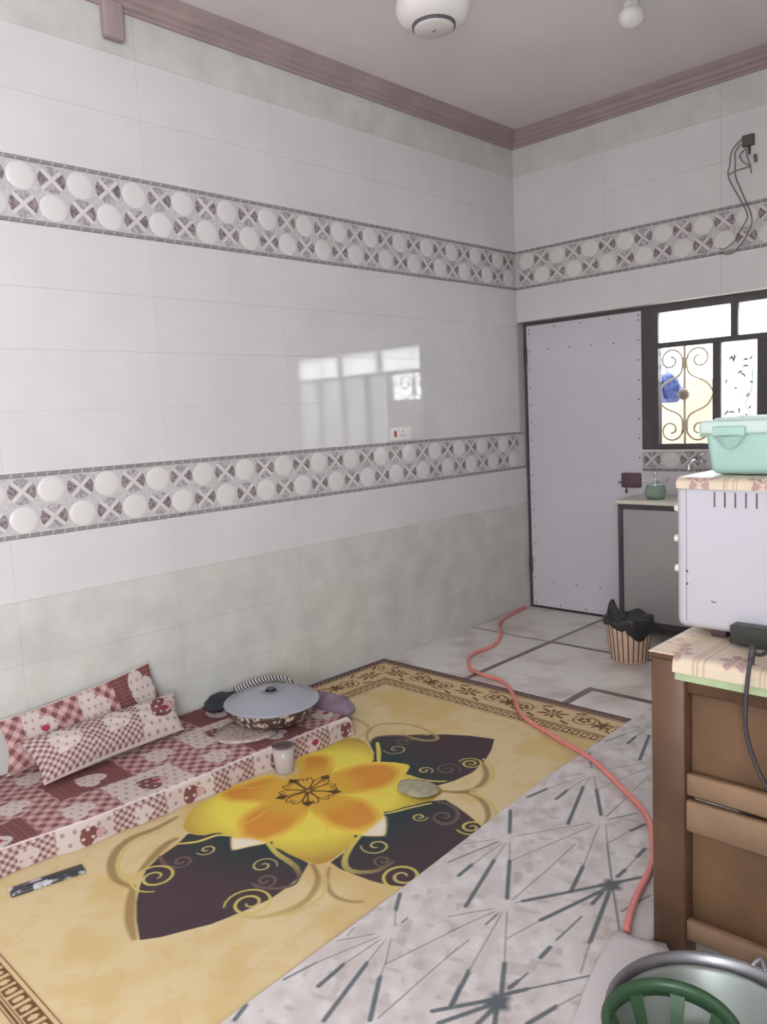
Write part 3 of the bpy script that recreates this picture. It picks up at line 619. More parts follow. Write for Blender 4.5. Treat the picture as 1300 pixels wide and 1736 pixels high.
XX = XX+np.where(ZZ < T-.02, .006*np.sin(YY*23)+.003*np.sin(YY*51+ZZ*40), 0)
endd = np.clip((ymax-YY)/.03, 0, 1); ZZ = np.where(endd < 1, .0075+(ZZ-.0075)*np.sqrt(1-(1-endd)**2*.55), ZZ)
arc = np.concatenate([[0], np.cumsum(np.hypot(np.diff(ss), np.diff(zz)))]); AA = np.tile(arc, (len(yy), 1))
col = patch(YY, XX, .30, .215, 1, (2, 3, 1, 3), ox=-3.89, oy=.03); fr = (AA > .672).ravel()
cf = patch(YY, AA, .205, .13, 2, (0, 1), ox=-4.05, oy=.655); col[fr] = cf[fr]
col[(np.abs(AA-.672) < .0035).ravel()] = L3(214,204,200)
me = grid_mesh('floor_mattress', np.stack([XX, YY, ZZ], -1), col, M_fab); mtr = link('floor_mattress', me)
tag(mtr, 'thin floor mattress in brown and cream patchwork hearts fabric along the tiled wall', 'mattress')
n = len(ss)-1; eP = np.stack([XX[-1], YY[-1], ZZ[-1]], -1); bot = eP.copy(); bot[:, 2] = .0072
V = np.stack([eP, (eP+bot)/2+[0, .006, 0], bot], 0); c3 = patch(V[..., 0], V[..., 2]+V[..., 1], .2, .13, 4, (0, 1))
link('mattress_end', grid_mesh('mattress_end', V, c3, M_fab), mtr)
# ---------------------------------------------------------------- cushions
def cushion(name, c00, c10, c01, c11, th, seed, cw, ch, types, label):
    """c00..c11 four corners: (u along wall, v upwards)"""
    U_, V_ = np.meshgrid(np.linspace(0, 1, 170), np.linspace(0, 1, 90), indexing='ij')
    q = [np.array(c) for c in (c00, c10, c01, c11)]
    def base(u, v):
        u = u[..., None]; v = v[..., None]; return q[0]*(1-u)*(1-v)+q[1]*u*(1-v)+q[2]*(1-u)*v+q[3]*u*v
    nrm = np.cross(q[1]-q[0], q[2]-q[0]); nrm /= np.linalg.norm(nrm)
    if nrm[0] < 0: nrm = -nrm
    L = np.linalg.norm(q[1]-q[0]); Hh = np.linalg.norm(q[2]-q[0])
    # sides draw in between the corners as a stuffed cover does
    pu = .035*np.sin(PI*V_)*(2*U_-1); pv = .05*np.sin(PI*U_)*(2*V_-1)
    B = base(U_-pu, V_-pv)
    prf = (np.clip(4*U_*(1-U_), 0, 1)**.42)*(np.clip(4*V_*(1-V_), 0, 1)**.5)
    wr = .005*np.sin(U_*40+V_*9)*np.sin(V_*13)*np.clip(prf, 0, 1)
    o = None
    for s in (1, -1):
        P = B+nrm*((th*prf*(1 if s > 0 else .75)+wr)*s)[..., None]
        if s < 0: P = P[::-1]
        col = patch((U_ if s > 0 else U_[::-1])*L, V_*Hh, cw, ch, seed, types)
        ed = (np.minimum(V_, 1-V_)*Hh < .004).ravel(); col[ed] = L3(206,192,186)
        me = grid_mesh(name if s > 0 else 'back_cover', P, col, M_fab)
        if s > 0: o = tag(link(name, me), label, 'cushion')
        else: link('back_cover', me, o)
    return o
cushion('cushion', (.10, -3.80, .12), (.10, -3.03, .13), (.045, -3.80, .335), (.045, -3.12, .405), .042, 3, .27, .26, (3, 2, 1, 3), 'brown checked cushion propped against the wall behind another cushion')
cushion('cushion', (.325, -3.745, .13), (.285, -3.10, .135), (.150, -3.770, .262), (.145, -3.045, .262), .078, 5, .22, .24, (0, 1, 0), 'gingham and dotted patchwork cushion lying in front, nearer the room')
# ---------------------------------------------------------------- serving dish on the mattress
M_alum = mat('brushed_aluminium', (190,188,192), rough=.22, metal=.9)
M_flor = mat('dark_floral_enamel', (205,190,170), rough=.35, col2=(74,56,52), vscale=46, detail=2, stops=(.52,.60))
M_clearpl = mat('frosted_clear_lid', (160,162,172), rough=.16, spec=.6, alpha=.85)
cx, cy, bz = .455, -2.735, .118
dish = thing('serving_dish', 'large round dish with floral sides and clear domed lid on the mattress', 'dish', (cx, cy, bz))
q = MB(); q.lathe([(.0001, 0), (.150, 0), (.178, .012), (.190, .05), (.196, .078), (.192, .078), (.186, .05), (.174, .018), (.0001, .006)], 48, (cx, cy, bz)); part(q, 'bowl', M_flor, dish)
q = MB(); q.lathe([(.193, .074), (.219, .077), (.222, .082), (.216, .087), (.185, .090), (.165, .104), (.125, .122), (.07, .130), (.026, .131), (.024, .126), (.07, .124), (.16, .098), (.19, .083)], 56, (cx, cy, bz)); part(q, 'lid', M_clearpl, dish)
q = MB(); q.lathe([(.0001, .145), (.014, .144), (.020, .138), (.018, .131), (.0001, .131)], 20, (cx, cy, bz)); part(q, 'knob', mat('dark_lid_knob', (70,66,72), rough=.3), dish)
q = MB(); q.tube([(cx-.05+.013*k, cy+.055-.0*k+.010*math.sin(k), bz+.134) for k in range(7)], .006, 6); part(q, 'lid_label', mat('grey_lid_sticker', (128,126,134), rough=.5), dish)
q = MB(); q.lathe([(.0001, 0), (.09, 0), (.135, .003), (.142, .006), (.09, .004), (.0001, .003)], 36, (.47, -2.90, .101), mod=lambda a, k, i: 1+.05*math.sin(3*a))
tag(q.build('folded_napkin', mat('pale_checked_napkin', (190,178,170), rough=.9, col2=(150,128,124), vscale=60)), 'crumpled pale napkin under the front of the floral dish', 'napkin')
# black cloth left of dish, striped scarf behind, purple bag right
def blob(name, c, r, m, seed, amp=.22, n=22, k=14, flat=1.0, parent=None):
    rnd = np.random.default_rng(seed); a = rnd.random(8)*6
    prof = [(max(.0005, math.sin(PI*i/k)), -math.cos(PI*i/k)) for i in range(k+1)]; mb = MB(); vs = []
    mb.lathe(prof, n, (0, 0, 0)); out = []
    for x, y, z in mb.v:
        f = 1+amp*(math.sin(3*x+a[0]+2*z)*.5+math.sin(5*y+a[1]+x*3)*.35+math.sin(7*z+a[2]+4*x)*.3+.25*math.sin(11*x+9*y+a[3]))
        X_, Y_, Z_ = x*f*r[0], y*f*r[1], z*f*r[2]
        out.append((c[0]+X_, c[1]+Y_, max(c[2]+Z_, c[2]-r[2]*.8)))
    mb.v = out; return mb.build(name, m, parent)
M_bcl = mat('black_cloth', (44,44,52), rough=.85, bump=.3, bscale=60)
o = blob('black_scarf', (.125, -2.80, .135), (.055, .10, .042), M_bcl, 4, .3); tag(o, 'crumpled black cloth on the mattress left of the round dish', 'cloth')
M_str = bpy.data.materials.new('black_white_stripe'); M_str.use_nodes = True; nt = M_str.node_tree; b = nt.nodes['Principled BSDF']; g = nt.nodes.new('ShaderNodeNewGeometry'); wv = nt.nodes.new('ShaderNodeTexWave'); wv.inputs['Scale'].default_value = 26; wv.bands_direction = 'DIAGONAL'
rp = nt.nodes.new('ShaderNodeValToRGB'); rp.color_ramp.elements[0].color = (*lin((60,60,66)), 1); rp.color_ramp.elements[1].color = (*lin((200,196,194)), 1); rp.color_ramp.elements[0].position = .4; rp.color_ramp.elements[1].position = .55
nt.links.new(g.outputs['Position'], wv.inputs['Vector']); nt.links.new(wv.outputs['Fac'], rp.inputs['Fac']); nt.links.new(rp.outputs['Color'], b.inputs['Base Color']); b.inputs['Roughness'].default_value = .85
q = MB(); pts = smooth([(.075, -2.675, .14), (.11, -2.62, .165), (.16, -2.545, .185), (.25, -2.487, .185), (.33, -2.475, .14)], 8); q.tube(pts, lambda t: .024-.010*t, 10)
q.v = [(x, y, z) for x, y, z in q.v]; tag(q.build('striped_scarf', M_str), 'black and white striped scarf curling behind the round dish', 'scarf')
M_pur = mat('purple_plastic_bag', (136,114,134), rough=.35, var=.35, vscale=20, bump=.3, bscale=25)
o = blob('purple_bag', (.47, -2.405, .062), (.135, .085, .072), M_pur, 9, .22, 28, 18); tag(o, 'small purple bag at the end of the mattress right of the dish', 'bag')
# glass on the rug
M_tea = mat('dark_tea', (78,54,52), rough=.15)
gls = thing('tea_glass', 'small clear glass of dark drink standing on the rug by the mattress', 'glass', (.757, -2.918, .0065))
M_gl = mat('pale_glass', (214,206,204), rough=.08, alpha=.5, spec=.7)
q = MB(); q.lathe([(.0001, 0), (.036, 0), (.039, .004), (.043, .05), (.048, .118), (.0465, .118), (.041, .05), (.035, .012), (.0001, .010)], 32, (.757, -2.918, .0065)); part(q, 'tumbler', M_gl, gls)
q = MB(); q.lathe([(.0001, .098), (.0445, .098), (.0485, .1165), (.0001, .1165)], 28, (.757, -2.918, .0065)); part(q, 'drink', M_tea, gls)
q = MB(); q.lathe([(.012, .03), (.02, .032), (.024, .04), (.02, .048), (.012, .046)], 20, (.757, -2.918, .0065)); part(q, 'base_ring', mat('grey_glass_base', (170,160,158), rough=.1, alpha=.6), gls)
# stone-grey folded cloth on the flower
o = blob('crumpled_cloth', (1.318, -2.705, .020), (.082, .068, .017), mat('stone_grey_cloth', (168,162,136), rough=.8, var=.3, vscale=40, bump=.5, bscale=80), 21, .12, 26, 12)
tag(o, 'small stone-grey crumpled cloth lying on the printed flower', 'cloth')
# black and white strap-like case on the rug
M_case = mat('marbled_case', (188,190,198), rough=.3, col2=(48,48,58), vscale=22, detail=3, stops=(.50,.60))
q = MB(); q.rbox(-.115, .115, -.026, .026, 0, .013, r=.006); o = q.build('pencil_case', M_case); o.location = (.783, -3.938, .0065); o.rotation_euler = (0, 0, math.atan2(.20, .045)); tag(o, 'slim black and white marbled case on the yellow rug edge', 'case')
q = MB(); q.box(-.08, .08, -.004, .004, .0128, .0136); q.build('zip', M_black, o)
# hose
hp = [(.020, -.02), (.03, -.143), (.109, -.466), (.29, -.705), (.402, -.955), (.409, -1.176), (.534, -1.366), (.672, -1.436), (.835, -1.465), (1.017, -1.616), (1.212, -1.823), (1.473, -1.951), (1.716, -2.069), (1.928, -2.221), (2.106, -2.366), (2.211, -2.528), (2.264, -2.661), (2.308, -2.86), (2.352, -2.995)]
def hz_(x, y): return .0115+(.0065 if (y < -1.5) else 0)+(.012 if x > float(rx0(y))-.02 and y < -1.2 else 0)
M_hose = mat('salmon_rubber_hose', (226,136,128), rough=.45, var=.1, vscale=10)
q = MB(); sp_ = smooth(hp, 8); zz_ = np.array([hz_(x, y) for x, y in sp_]); zz_ = np.convolve(np.pad(zz_, 4, 'edge'), np.ones(9)/9, 'valid')
q.tube([(x, y, z) for (x, y), z in zip(sp_, zz_)], .0105, 10); tag(q.build('garden_hose', M_hose), 'salmon pink rubber hose snaking from the door corner across both rugs', 'hose')
# white folded towel
q = MB(); n = 26; vs = []; w_ = .075
for i in range(n):
    t = i/(n-1); y = -3.005-.72*t; xc = 2.405+.115*t**.8; f = .012*math.sin(9*t)
    for j, dx in enumerate((-1, -.9, -.4, .2, .8, .95, 1)):
        vs.append((xc+dx*(w_+f), y+.02*dx, .020+(.020 if abs(dx) < .92 else .0)+.003*math.sin(j*2+i*.7)))
    vs.append((xc+(w_+f)*.9, y, .018)); vs.append((xc-(w_+f)*.9, y, .018))
fs = [(i*9+a, i*9+b, (i+1)*9+b, (i+1)*9+a) for i in range(n-1) for a, b in ((0,1),(1,2),(2,3),(3,4),(4,5),(5,6),(6,7),(7,8),(8,0))]
q.add(vs, fs+[tuple(range(9)), tuple(range((n-1)*9, n*9))], 0, True); tag(q.build('folded_towel', mat('white_towel', (206,200,200), rough=.95, bump=.3, bscale=120)), 'white folded towel covering the hose end beside the wooden table', 'towel')

# ---------------------------------------------------------------- bin
bn = thing('waste_bin', 'ribbed beige plastic waste bin lined with a black bag', 'bin', (1.195, -.70, 0))
q = MB(); q.lathe([(.0001, 0), (.098, 0), (.104, .01), (.128, .235), (.131, .245), (.122, .245), (.100, .02), (.0001, .012)], 96, (1.195, -.70, 0.0005), mod=lambda a, k, i: 1+(.022 if (i % 4) < 2 else -.012)*(0 < k < 4))
part(q, 'tub', mat('beige_plastic', (214,186,160), rough=.45), bn)
q = MB()
for k in range(24):
    a = 2*PI*(k+.62)/24; e = (math.cos(a), math.sin(a)); q.tube([(1.195+e[0]*.1035, -.70+e[1]*.1035, .012), (1.195+e[0]*.1265, -.70+e[1]*.1265, .228)], .0035, 5)
part(q, 'groove_line', mat('brown_groove', (104,78,68), rough=.6), bn)
def bagmod(a, k, i): return 1+.05*math.sin(7*a+k*.8)+.03*math.sin(17*a+2*k)
q = MB(); q.lathe([(.115, .19), (.132, .20), (.140, .235), (.138, .262), (.120, .270), (.09, .262), (.05, .245), (.0001, .235)], 60, (1.195, -.70, 0), mod=bagmod)
def bagw(p):
    x, y, z = p; a = math.atan2(y+.70, x-1.195); r = math.hypot(x-1.195, y+.70)
    if z < .215: z -= .055*math.exp(-((a+.55)/.55)**2); z += .02*math.exp(-((a+2.2)/.7)**2)
    else: z += .010*math.sin(5*a)+.065*math.exp(-((a-PI*.93)/.22)**2)*(r > .1)
    return (x, y, z)
q.v = [bagw(p) for p in q.v]; part(q, 'bag_liner', mat('black_bin_bag', (46,44,50), rough=.35, bump=.5, bscale=30), bn)

# ---------------------------------------------------------------- kitchen counter
CF = -.24
M_cab = mat('grey_cabinet_panel', (174,172,171), rough=.5, var=.04, vscale=3)
M_dk = mat('dark_cabinet_frame', (74,70,76), rough=.45)
kc = thing('kitchen_cabinet', 'grey fronted kitchen base cabinet with dark frame under the window', 'cabinet', (1.7, -.08, 0))
q = MB(); q.box(.905, 2.55, CF+.02, .074, .10, .845); part(q, 'body', M_cab, kc)
q = MB(); q.box(.893, .923, CF, CF+.03, 0.001, .852); part(q, 'stile', M_dk, kc)
for x in (1.44, 1.99, 2.53): q = MB(); q.box(x, x+.03, CF, CF+.03, 0.001, .852); part(q, 'stile', M_dk, kc)
q = MB(); q.box(.923, 2.53, CF, CF+.02, .822, .852); part(q, 'top_rail', M_dk, kc)
q = MB(); q.box(.923, 2.53, CF, CF+.02, .075, .105); part(q, 'bottom_rail', M_dk, kc)
q = MB(); q.box(.888, .905, CF+.03, .074, .001, .852); part(q, 'side_panel', M_dk, kc)
for a, b in ((.926, 1.437), (1.473, 1.987), (2.023, 2.527)):
    q = MB(); q.rbox(a, b, CF+.002, CF+.0195, .108, .819, r=.002, seg=1); d_ = part(q, 'door', M_cab, kc)
    q = MB(); q.tube([(b-.04, CF-.002, .62), (b-.04, CF-.02, .63), (b-.04, CF-.02, .72), (b-.04, CF-.002, .73)], .004, 6); part(q, 'handle', M_chrome, d_)
q = MB(); q.rbox(.880, 2.56, CF-.018, .0755, .853, .878, r=.004); tag(q.build('worktop', mat('cream_worktop', (226,222,208), rough=.25, var=.05, vscale=10)), 'cream worktop slab on the grey cabinet beneath the window', 'worktop')
# glass teapot with chrome wire on the worktop
tp_ = thing('glass_teapot', 'greenish glass pot with chrome lid knob on the cream worktop', 'pot', (1.085, -.11, .879))
M_gg = mat('green_glass', (150,176,160), rough=.08, alpha=.62, spec=.8)
q = MB(); q.lathe([(.0001, 0), (.05, 0), (.062, .012), (.066, .04), (.058, .078), (.045, .09), (.043, .09), (.056, .076), (.062, .04), (.058, .014), (.0001, .006)], 32, (1.085, -.11, .8788)); part(q, 'pot_body', M_gg, tp_)
q = MB(); q.lathe([(.0001, .010), (.055, .012), (.060, .034), (.0001, .034)], 28, (1.085, -.11, .8788)); part(q, 'green_filling', mat('deep_green_liquid', (74,104,92), rough=.3), tp_)
q = MB(); q.lathe([(.048, .086), (.048, .094), (.03, .104), (.008, .112), (.007, .14), (.016, .15), (.017, .168), (.0001, .178)], 28, (1.085, -.11, .8788)); part(q, 'lid', M_chrome, tp_)
for s in (-1, 1):
    q = MB(); q.tube(smooth([(1.085+s*.045, -.11, .97), (1.085+s*.075, -.115, .985), (1.085+s*.088, -.12, 1.005)], 6), .004, 6); part(q, 'wire_handle', M_chrome, tp_)
tap = thing('wall_tap', 'chrome tap on the tiles under the window sill', 'tap', (1.32, .07, 1.10))
q = MB(); q.lathe([(.0001, 0), (.022, 0), (.022, .008), (.013, .012), (.013, .07), (.0001, .07)], 20, (1.32, .0, 1.10), axis='y'); part(q, 'tap_body', M_chrome, tap)
q = MB(); q.tube(smooth([(1.32, .005, 1.10), (1.31, -.05, 1.115), (1.30, -.10, 1.10), (1.30, -.11, 1.06)], 6), .010, 10); part(q, 'spout', M_chrome, tap)
q = MB(); q.lathe([(.0001, .0), (.008, .0), (.008, .03), (.022, .035), (.022, .048), (.0001, .052)], 16, (1.32, .02, 1.105)); part(q, 'tap_handle', M_chrome, tap)

# ---------------------------------------------------------------- wooden table
TX0, TX1, TY0, TY1, TZ = 2.426, 3.62, -2.983, -2.30, .836
M_wood = mat('brown_table_wood', (104,76,54), rough=.5, col2=(80,56,40), vscale=5, detail=6)
M_wood2 = mat('lighter_rail_wood', (146,118,92), rough=.55, var=.15, vscale=9)
M_wood3 = mat('panel_plywood', (112,84,58), rough=.6, col2=(94,69,46), vscale=6)
tb = thing('wooden_table', 'tall brown wooden table with framed panels and a cloth top', 'table', ((TX0+TX1)/2, (TY0+TY1)/2, 0))
for x0 in (TX0, TX1-.085):
    for y0 in (TY0, TY1-.07):
        q = MB(); q.rbox(x0, x0+.088, y0, y0+.07, .001, TZ-.012, r=.003, seg=1); part(q, 'leg', M_wood, tb)
for z0, z1, m, dy in ((.742, .824, M_wood, .010), (.470, .528, M_wood2, .008), (.374, .457, M_wood2, .004), (.070, .126, M_wood2, .004)):
    q = MB(); q.rbox(TX0+.089, TX1-.086, TY0+dy, TY0+dy+.024, z0, z1, r=.003, seg=1); part(q, 'rail', m, tb)
for z0, z1 in ((.530, .741), (.128, .373)):
    q = MB(); q.box(TX0+.089, TX1-.086, TY0+.045, TY0+.053, z0-(.08 if z0 > .3 else .02), z1+.02); part(q, 'panel', M_wood3, tb)
for z0, z1 in ((.742, .824), (.374, .457), (.07, .126)):
    q = MB(); q.box(TX0+.006, TX0+.03, TY0+.071, TY1-.071, z0, z1); part(q, 'rail', M_wood, tb)
    q = MB(); q.box(TX0+.089, TX1-.086, TY1-.03, TY1-.006, z0, z1); part(q, 'rail', M_wood, tb)
q = MB(); q.rbox(TX0-.002, TX1+.004, TY0-.003, TY1+.004, TZ-.012, TZ+.003, r=.003, seg=1); part(q, 'tabletop', M_wood, tb)
# printed oilcloth on top
MAU = L3(172,138,134); CRM = L3(212,197,174); CR2 = L3(212,186,160)
def ornament(x, y, per=.16):
    X = x.ravel(); Y = y.ravel(); c = np.tile(CRM, (X.size, 1)); t = fbm(X, Y, 91, 9)[:, None]; c = c*(.93+.1*t)
    u = (X % per)-per/2; c[(np.abs(np.abs(u)-per*.40) < .0022) | (np.abs(np.abs(u)-per*.45) < .0018)] = CR2*.72
    v = Y; a = np.arctan2(v, u*1.1); r = np.hypot(u*1.1, v)
    m = (r < .040*(1+.28*np.cos(6*a))) & (r > .014*(1+.4*np.cos(4*a))); m &= ~((r > .022) & (r < .027)); c[m] = MAU
    return c
def cloth(name, pts_profile, x0, x1, parent, m, nx=220, colf=ornament, yc=0., wav=.0):
    pr = np.array(pts_profile); arc = np.concatenate([[0], np.cumsum(np.hypot(*np.diff(pr, axis=0).T))]); na = max(16, int(arc[-1]/.005)); s = np.linspace(0, arc[-1], na)
    py = np.interp(s, arc, pr[:, 0]); pz = np.interp(s, arc, pr[:, 1]); Xg, Sg = np.meshgrid(np.linspace(x0, x1, nx), s, indexing='ij')
    P = np.stack([Xg, np.tile(py, (nx, 1)), np.tile(pz, (nx, 1))], -1); fall = np.clip((Sg-(arc[-1]-.05))/.05, 0, 1); P[..., 1] -= wav*fall*(1+np.sin(Xg*31)+.5*np.sin(Xg*77)); P[..., 2] += wav*.5*fall*np.sin(Xg*19)
    return link(name, grid_mesh(name, P, colf(Xg, Sg-yc), m), parent)
M_oil = print_mat('printed_oilcloth', rough=.35, spec=.5)
z = TZ+.0055
oc = cloth('table_cover', [(TY1, z), (TY0+.02, z), (TY0+.004, z), (TY0-.008, z-.004), (TY0-.012, z-.014), (TY0-.013, z-.040)], TX0+.065, TX1+.003, None, M_oil, yc=.655, wav=.003)
tag(oc, 'cream oilcloth with mauve ornaments and green trim covering the wooden table', 'tablecloth')
q = MB(); q.box(TX0-.004, TX0+.0645, TY0-.004, TY1, z-.0022, z+.0004); q.build('plain_edge', mat('cream_oilcloth', (220,200,172), rough=.5, col2=(190,160,140), vscale=26, stops=(.35,.5)), oc)
M_grn = mat('pale_green_trim', (172,186,146), rough=.45, var=.1, vscale=30)
q = MB(); q.box(TX0+.068, TX1+.003, TY0-.0095, TY0-.0060, z-.062, z-.012); q.build('green_trim', M_grn, oc)
# oven on the table
OX0, OX1, OY0, OY1, OZ0, OZ1 = 2.412, 3.02, -2.80, -2.36, .862, 1.272
M_enam = mat('white_enamel', (190,188,196), rough=.3, var=.03, vscale=4)
ov = thing('countertop_oven', 'white enamel countertop oven with side vents standing on the wooden table', 'oven', ((OX0+OX1)/2, (OY0+OY1)/2, z))
q = MB(); q.rbox(OX0, OX1, OY0, OY1, OZ0, OZ1, r=.022, seg=4); body = part(q, 'body', M_enam, ov)
q = MB()
M_slot = mat('dark_vent_slot', (92,88,94), rough=.7)
for k in range(14):
    x = OX0+.106+.0265*k; q = MB(); q.rbox(x-.0022, x+.0022, OY0-.0012, OY0+.004, 1.198, 1.238, r=.001, seg=1); part(q, 'vent_slot', M_slot, body)
q = MB(); q.box(OX0+.030, OX0+.0312, OY0-.0006, OY0+.002, OZ0+.02, OZ1-.02); part(q, 'panel_seam', M_slot, body)
q = MB()
for zz in (1.02, .985): q = MB(); q.lathe([(.0001, -.002), (.0028, -.0015), (.0035, 0)], 8, (OX0+.032, OY0, zz), axis='y'); part(q, 'screw', M_screw, body)
q = MB(); q.tube([(OX0+.098, OY0-.0008, .946), (OX0+.104, OY0-.0008, .942), (OX0+.110, OY0-.0008, .944)], .0012, 5); part(q, 'scratch', M_screw, body)
for zz in (1.188, 1.103, 1.020):
    q = MB(); q.lathe([(.0001, -.015), (.007, -.014), (.010, -.014), (.012, 0), (.0001, .001)], 20, (OX0, -2.768, zz), axis='x'); part(q, 'knob', M_white, ov)
q = MB(); q.rbox(OX0-.006, OX0+.002, -2.70, -2.40, .90, 1.2, r=.003); part(q, 'oven_door', mat('dark_oven_glass', (40,38,42), rough=.1), ov)
q = MB(); q.rbox(2.574, OX1+.01, OY0-.045, OY0-.002, .850, .900, r=.004); part(q, 'base_tray', mat('dark_green_black_tray', (48,50,46), rough=.4), ov)
for x in (2.50, 2.94):
    for y in (OY0+.02, OY1-.06): q = MB(); q.rbox(x, x+.04, y, y+.04, z+.0008, OZ0+.004, r=.004); part(q, 'foot', mat('brown_rubber', (66,50,50), rough=.7), ov)
zc = OZ1+.003
tc = cloth('oven_cover', [(OY1, zc), (OY0+.03, zc), (OY0+.008, zc-.002), (OY0-.003, zc-.010), (OY0-.005, zc-.022), (OY0-.005, zc-.030)], OX0+.004, OX1, None, M_oil, yc=.425, wav=.0012)
tag(tc, 'cream cloth with mauve ornaments draped over the white oven', 'cloth')
# raise cover corners a little as the stiff oilcloth stands off the oven
# mint box
M_mint = mat('mint_plastic', (166,200,190), rough=.3, var=.04, vscale=8); M_mint2 = mat('pale_mint_lid', (196,216,210), rough=.3)
bx0, bx1, by0, by1, bz0 = 2.462, 2.86, -2.735, -2.45, zc+.002
mb_ = thing('food_box', 'mint green plastic food box with pale lid and side handle on the oven', 'box', ((bx0+bx1)/2, (by0+by1)/2, bz0))
bm = bmesh.new(); bmesh.ops.create_cube(bm, size=1)
for v in bm.verts:
    f = 1.0 if v.co.z > 0 else .93; v.co = Vector(((bx0+bx1)/2+v.co.x*(bx1-bx0)*f, (by0+by1)/2+v.co.y*(by1-by0)*f, bz0+.0605+v.co.z*.121))
bmesh.ops.bevel(bm, geom=bm.edges[:], offset=.022, segments=5, profile=.5, affect='EDGES'); bm.verts.index_update()
q = MB(); q.add([v.co[:] for v in bm.verts], [[v.index for v in f.verts] for f in bm.faces], 0, True); bm.free(); part(q, 'tub', M_mint, mb_)
q = MB(); q.rbox(bx0-.010, bx1+.010, by0-.010, by1+.010, bz0+.108, bz0+.146, r=.012, seg=4); q.rbox(bx0+.02, bx1-.02, by0+.02, by1-.02, bz0+.14, bz0+.152, r=.005); part(q, 'lid', M_mint2, mb_)
q = MB(); q.rbox(bx0+.030, bx0+.115, by0-.020, by0-.009, bz0+.104, bz0+.130, r=.004); q.add([(bx0+.030+.085*t, by0-.010-.020*math.sin(PI*t), bz0+.104-.0*t) for t in np.linspace(0, 1, 12)]+[(bx0+.036+.073*t, by0-.008-.002*math.sin(PI*t), bz0+.100-.030*math.sin(PI*t)) for t in np.linspace(0, 1, 12)], [(i, i+1, i+13, i+12) for i in range(11)], 0, True)
part(q, 'handle_clip', M_mint, mb_)
q = MB(); q.rbox(bx0-.028, bx0+.004, by0+.04, by1-.04, bz0+.100, bz0+.112, r=.004); part(q, 'end_grip', M_mint, mb_)
# cable
q = MB(); q.tube(smooth([(2.70, -2.87, .870), (2.69, -2.95, .868), (2.688, -3.006, .880), (2.682, -3.018, .83), (2.677, -3.02, .725), (2.689, -3.02, .656), (2.727, -3.02, .572), (2.80, -3.02, .50), (2.93, -3.02, .46)], 8), .0052, 8)
q.tube([(2.688, -3.006, .905), (2.686, -3.012, .86)], .008, 8)
tag(q.build('power_cable', mat('dark_grey_cable', (58,54,58), rough=.5)), 'dark power cable hanging down the front of the wooden table', 'cable')

# ---------------------------------------------------------------- pot, basin, basket at lower right
M_al2 = mat('worn_aluminium', (150,150,154), rough=.38, metal=.75, var=.15, vscale=14)
q = MB(); q.lathe([(.0001, 0), (.165, 0), (.185, .02), (.190, .27), (.206, .295), (.209, .300), (.203, .303), (.196, .297), (.186, .272), (.180, .025), (.0001, .008)], 64, (2.797, -3.487, .001)); pot = q.build('aluminium_pot', M_al2)
tag(pot, 'large aluminium pot on the floor before the wooden table', 'pot')
q = MB(); q.tube(smooth([(2.787, -3.286, .300), (2.80, -3.268, .312), (2.815, -3.286, .300)], 5), .006, 6); q.build('rim_ear', M_al2, pot)
q = MB(); q.lathe([(.0001, .200), (.135, .200), (.150, .206), (.172, .294), (.178, .298), (.180, .302), (.174, .304), (.168, .298), (.146, .212), (.13, .207), (.0001, .207)], 64, (2.797, -3.512, .001))
tag(q.build('steel_basin', mat('greenish_steel', (146,154,148), rough=.42, metal=.55)), 'shallow steel basin nested inside the large aluminium pot', 'basin')
M_green = mat('green_plastic', (52,82,56), rough=.4, var=.1, vscale=12); bc = (2.752, -3.590)
bk = thing('plastic_basket', 'green slotted plastic basket standing in the steel basin', 'basket', (*bc, .215))
q = MB(); q.lathe([(.110, .330), (.124, .330), (.126, .336), (.122, .341), (.112, .340), (.108, .334), (.1085, .312), (.110, .312)], 56, (*bc, 0)); part(q, 'rim', M_green, bk)
for k in range(8):
    a = 2*PI*k/8+.32; n = 6; vs = []
    for t in range(n+1):
        r = .108-.042*t/n; z_ = .322-.105*t/n
        for da, dr in ((-.13, 0), (.13, 0), (.13, -.004), (-.13, -.004)): vs.append((bc[0]+(r+dr)*math.cos(a+da), bc[1]+(r+dr)*math.sin(a+da), z_))
    q = MB(); q.add(vs, [(i*4+b, i*4+(b+1) % 4, (i+1)*4+(b+1) % 4, (i+1)*4+b) for i in range(n) for b in range(4)]+[(0, 1, 2, 3), (n*4, n*4+1, n*4+2, n*4+3)]); part(q, 'slat', M_green, bk)
q = MB(); q.lathe([(.0001, .212), (.066, .212), (.070, .218), (.069, .232), (.064, .232), (.062, .218), (.0001, .217)], 40, (*bc, 0)); part(q, 'base', M_green, bk)

# ---------------------------------------------------------------- wall fittings
sw = thing('wall_socket', 'white double plate with red rocker switch on the left wall', 'socket', (0, -1.29, 1.367))
q = MB(); q.rbox(.0005, .012, -1.385, -1.195, 1.327, 1.411, r=.004); part(q, 'plate', M_white, sw)
q = MB(); q.rbox(.010, .017, -1.352, -1.334, 1.350, 1.388, r=.002); part(q, 'rocker', mat('red_rocker', (170,52,62), rough=.35), sw)
q = MB(); 
for dy, dz in ((0, .014), (-.013, -.010), (.013, -.010)): q.box(.010, .0128, -1.275+dy-.0035, -1.275+dy+.0035, 1.369+dz-.004, 1.369+dz+.004)
part(q, 'socket_hole', M_screw, sw)
jb = thing('junction_box', 'small black junction box high on the back wall above the window', 'box', (1.607, 0, 2.925))
q = MB(); q.rbox(1.575, 1.638, -.028, -.0007, 2.895, 2.955, r=.003); part(q, 'box_case', mat('dark_grey_box', (84,82,78), rough=.6), jb)
q = MB(); q.rbox(1.606, 1.618, -.02, -.006, 2.85, 2.896, r=.003); part(q, 'gland', M_screw, jb)
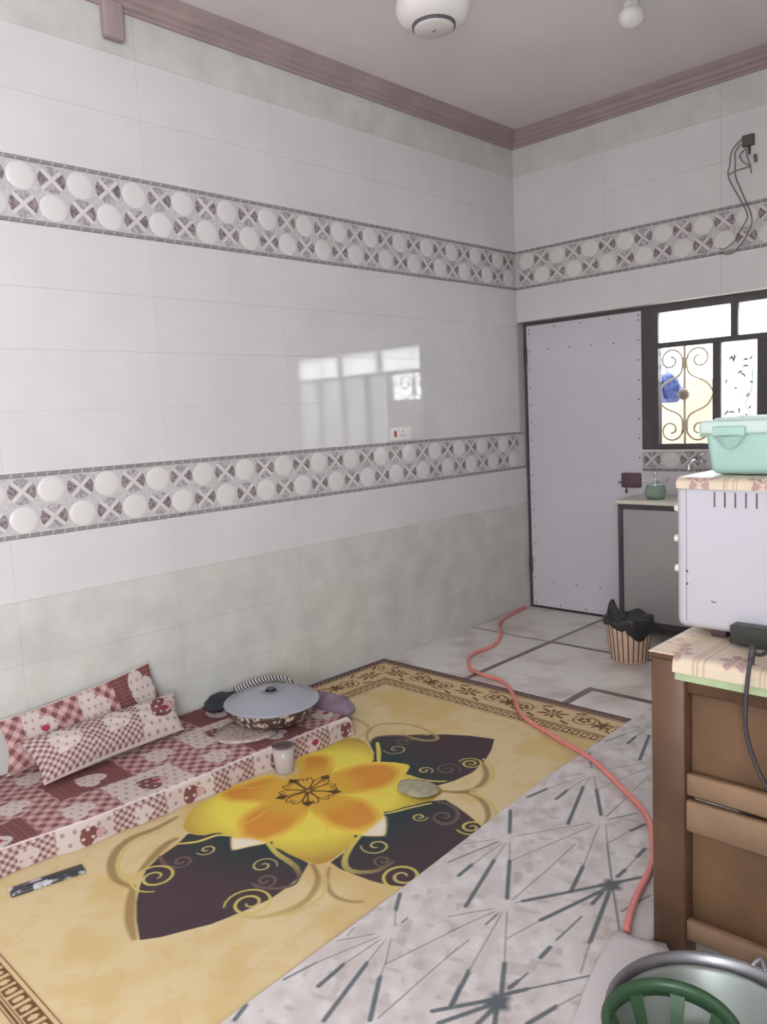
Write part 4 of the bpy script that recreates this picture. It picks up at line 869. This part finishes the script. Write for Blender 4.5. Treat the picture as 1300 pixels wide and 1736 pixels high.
M_wire = mat('grey_wire', (120,113,108), rough=.5)
q = MB()
for wpts in D['wires']:
    w3 = smooth([(a/1000, -.0115-.0025*(i % 2), b/1000) for i, (a, b) in enumerate(wpts)], 5); q.tube(w3, .0036, 6)
tag(q.build('loose_wires', M_wire), 'loose thin grey wires dangling from the black junction box', 'wire')
q = MB(); q.tube([(1.645, -.014, 2.84), (1.648, -.014, 2.80)], .009, 6); q.build('wire_connector', M_wire, bpy.data.objects['loose_wires'])
fx, fy, fz = 1.08, -2.125, 3.10
fan = thing('ceiling_fan_hub', 'large round white ceiling fan hub with flat disc cap', 'fan hub', (fx, fy, H_CEIL))
M_fan = mat('glossy_white_plastic', (226,222,220), rough=.3)
q = MB(); q.lathe([(.0001, -.012), (.085, -.010), (.092, 0), (.118, .004), (.146, .026), (.160, .058), (.152, .095), (.11, .125), (.05, .14), (.0001, .142)], 56, (fx, fy, fz)); part(q, 'motor_housing', M_fan, fan)
q = MB(); q.lathe([(.0001, -.024), (.078, -.023), (.084, -.018), (.085, -.0095), (.0001, -.009)], 48, (fx, fy, fz)); cap = part(q, 'bottom_cap', mat('off_white_cap', (206,200,196), rough=.35), fan)
q = MB(); q.lathe([(.0855, -.0125), (.0915, -.0125), (.0915, -.0005), (.0855, -.0095)], 48, (fx, fy, fz)); part(q, 'cap_groove', M_slot, fan)
q = MB(); q.rbox(fx-.012, fx+.012, fy-.003, fy+.003, fz-.0252, fz-.0235, r=.0007, seg=1); part(q, 'badge', M_slot, cap)
q = MB(); q.lathe([(.014, .14), (.014, .24), (.05, .25), (.07, .2845), (.0001, .2845)], 24, (fx, fy, fz)); part(q, 'downrod', M_fan, fan)
cl = thing('ceiling_bulb', 'small white bulb in a holder on the ceiling, right of the fan hub', 'bulb', (1.44, -1.08, H_CEIL))
q = MB(); q.lathe([(.0001, 3.272), (.03, 3.276), (.055, 3.295), (.062, 3.32), (.05, 3.345), (.034, 3.358), (.0001, 3.358)], 28, (1.44, -1.08, 0)); part(q, 'bulb', M_fan, cl)
q = MB(); q.lathe([(.034, 3.352), (.036, 3.384), (.0001, 3.384)], 24, (1.44, -1.08, 0)); part(q, 'holder', M_white, cl)
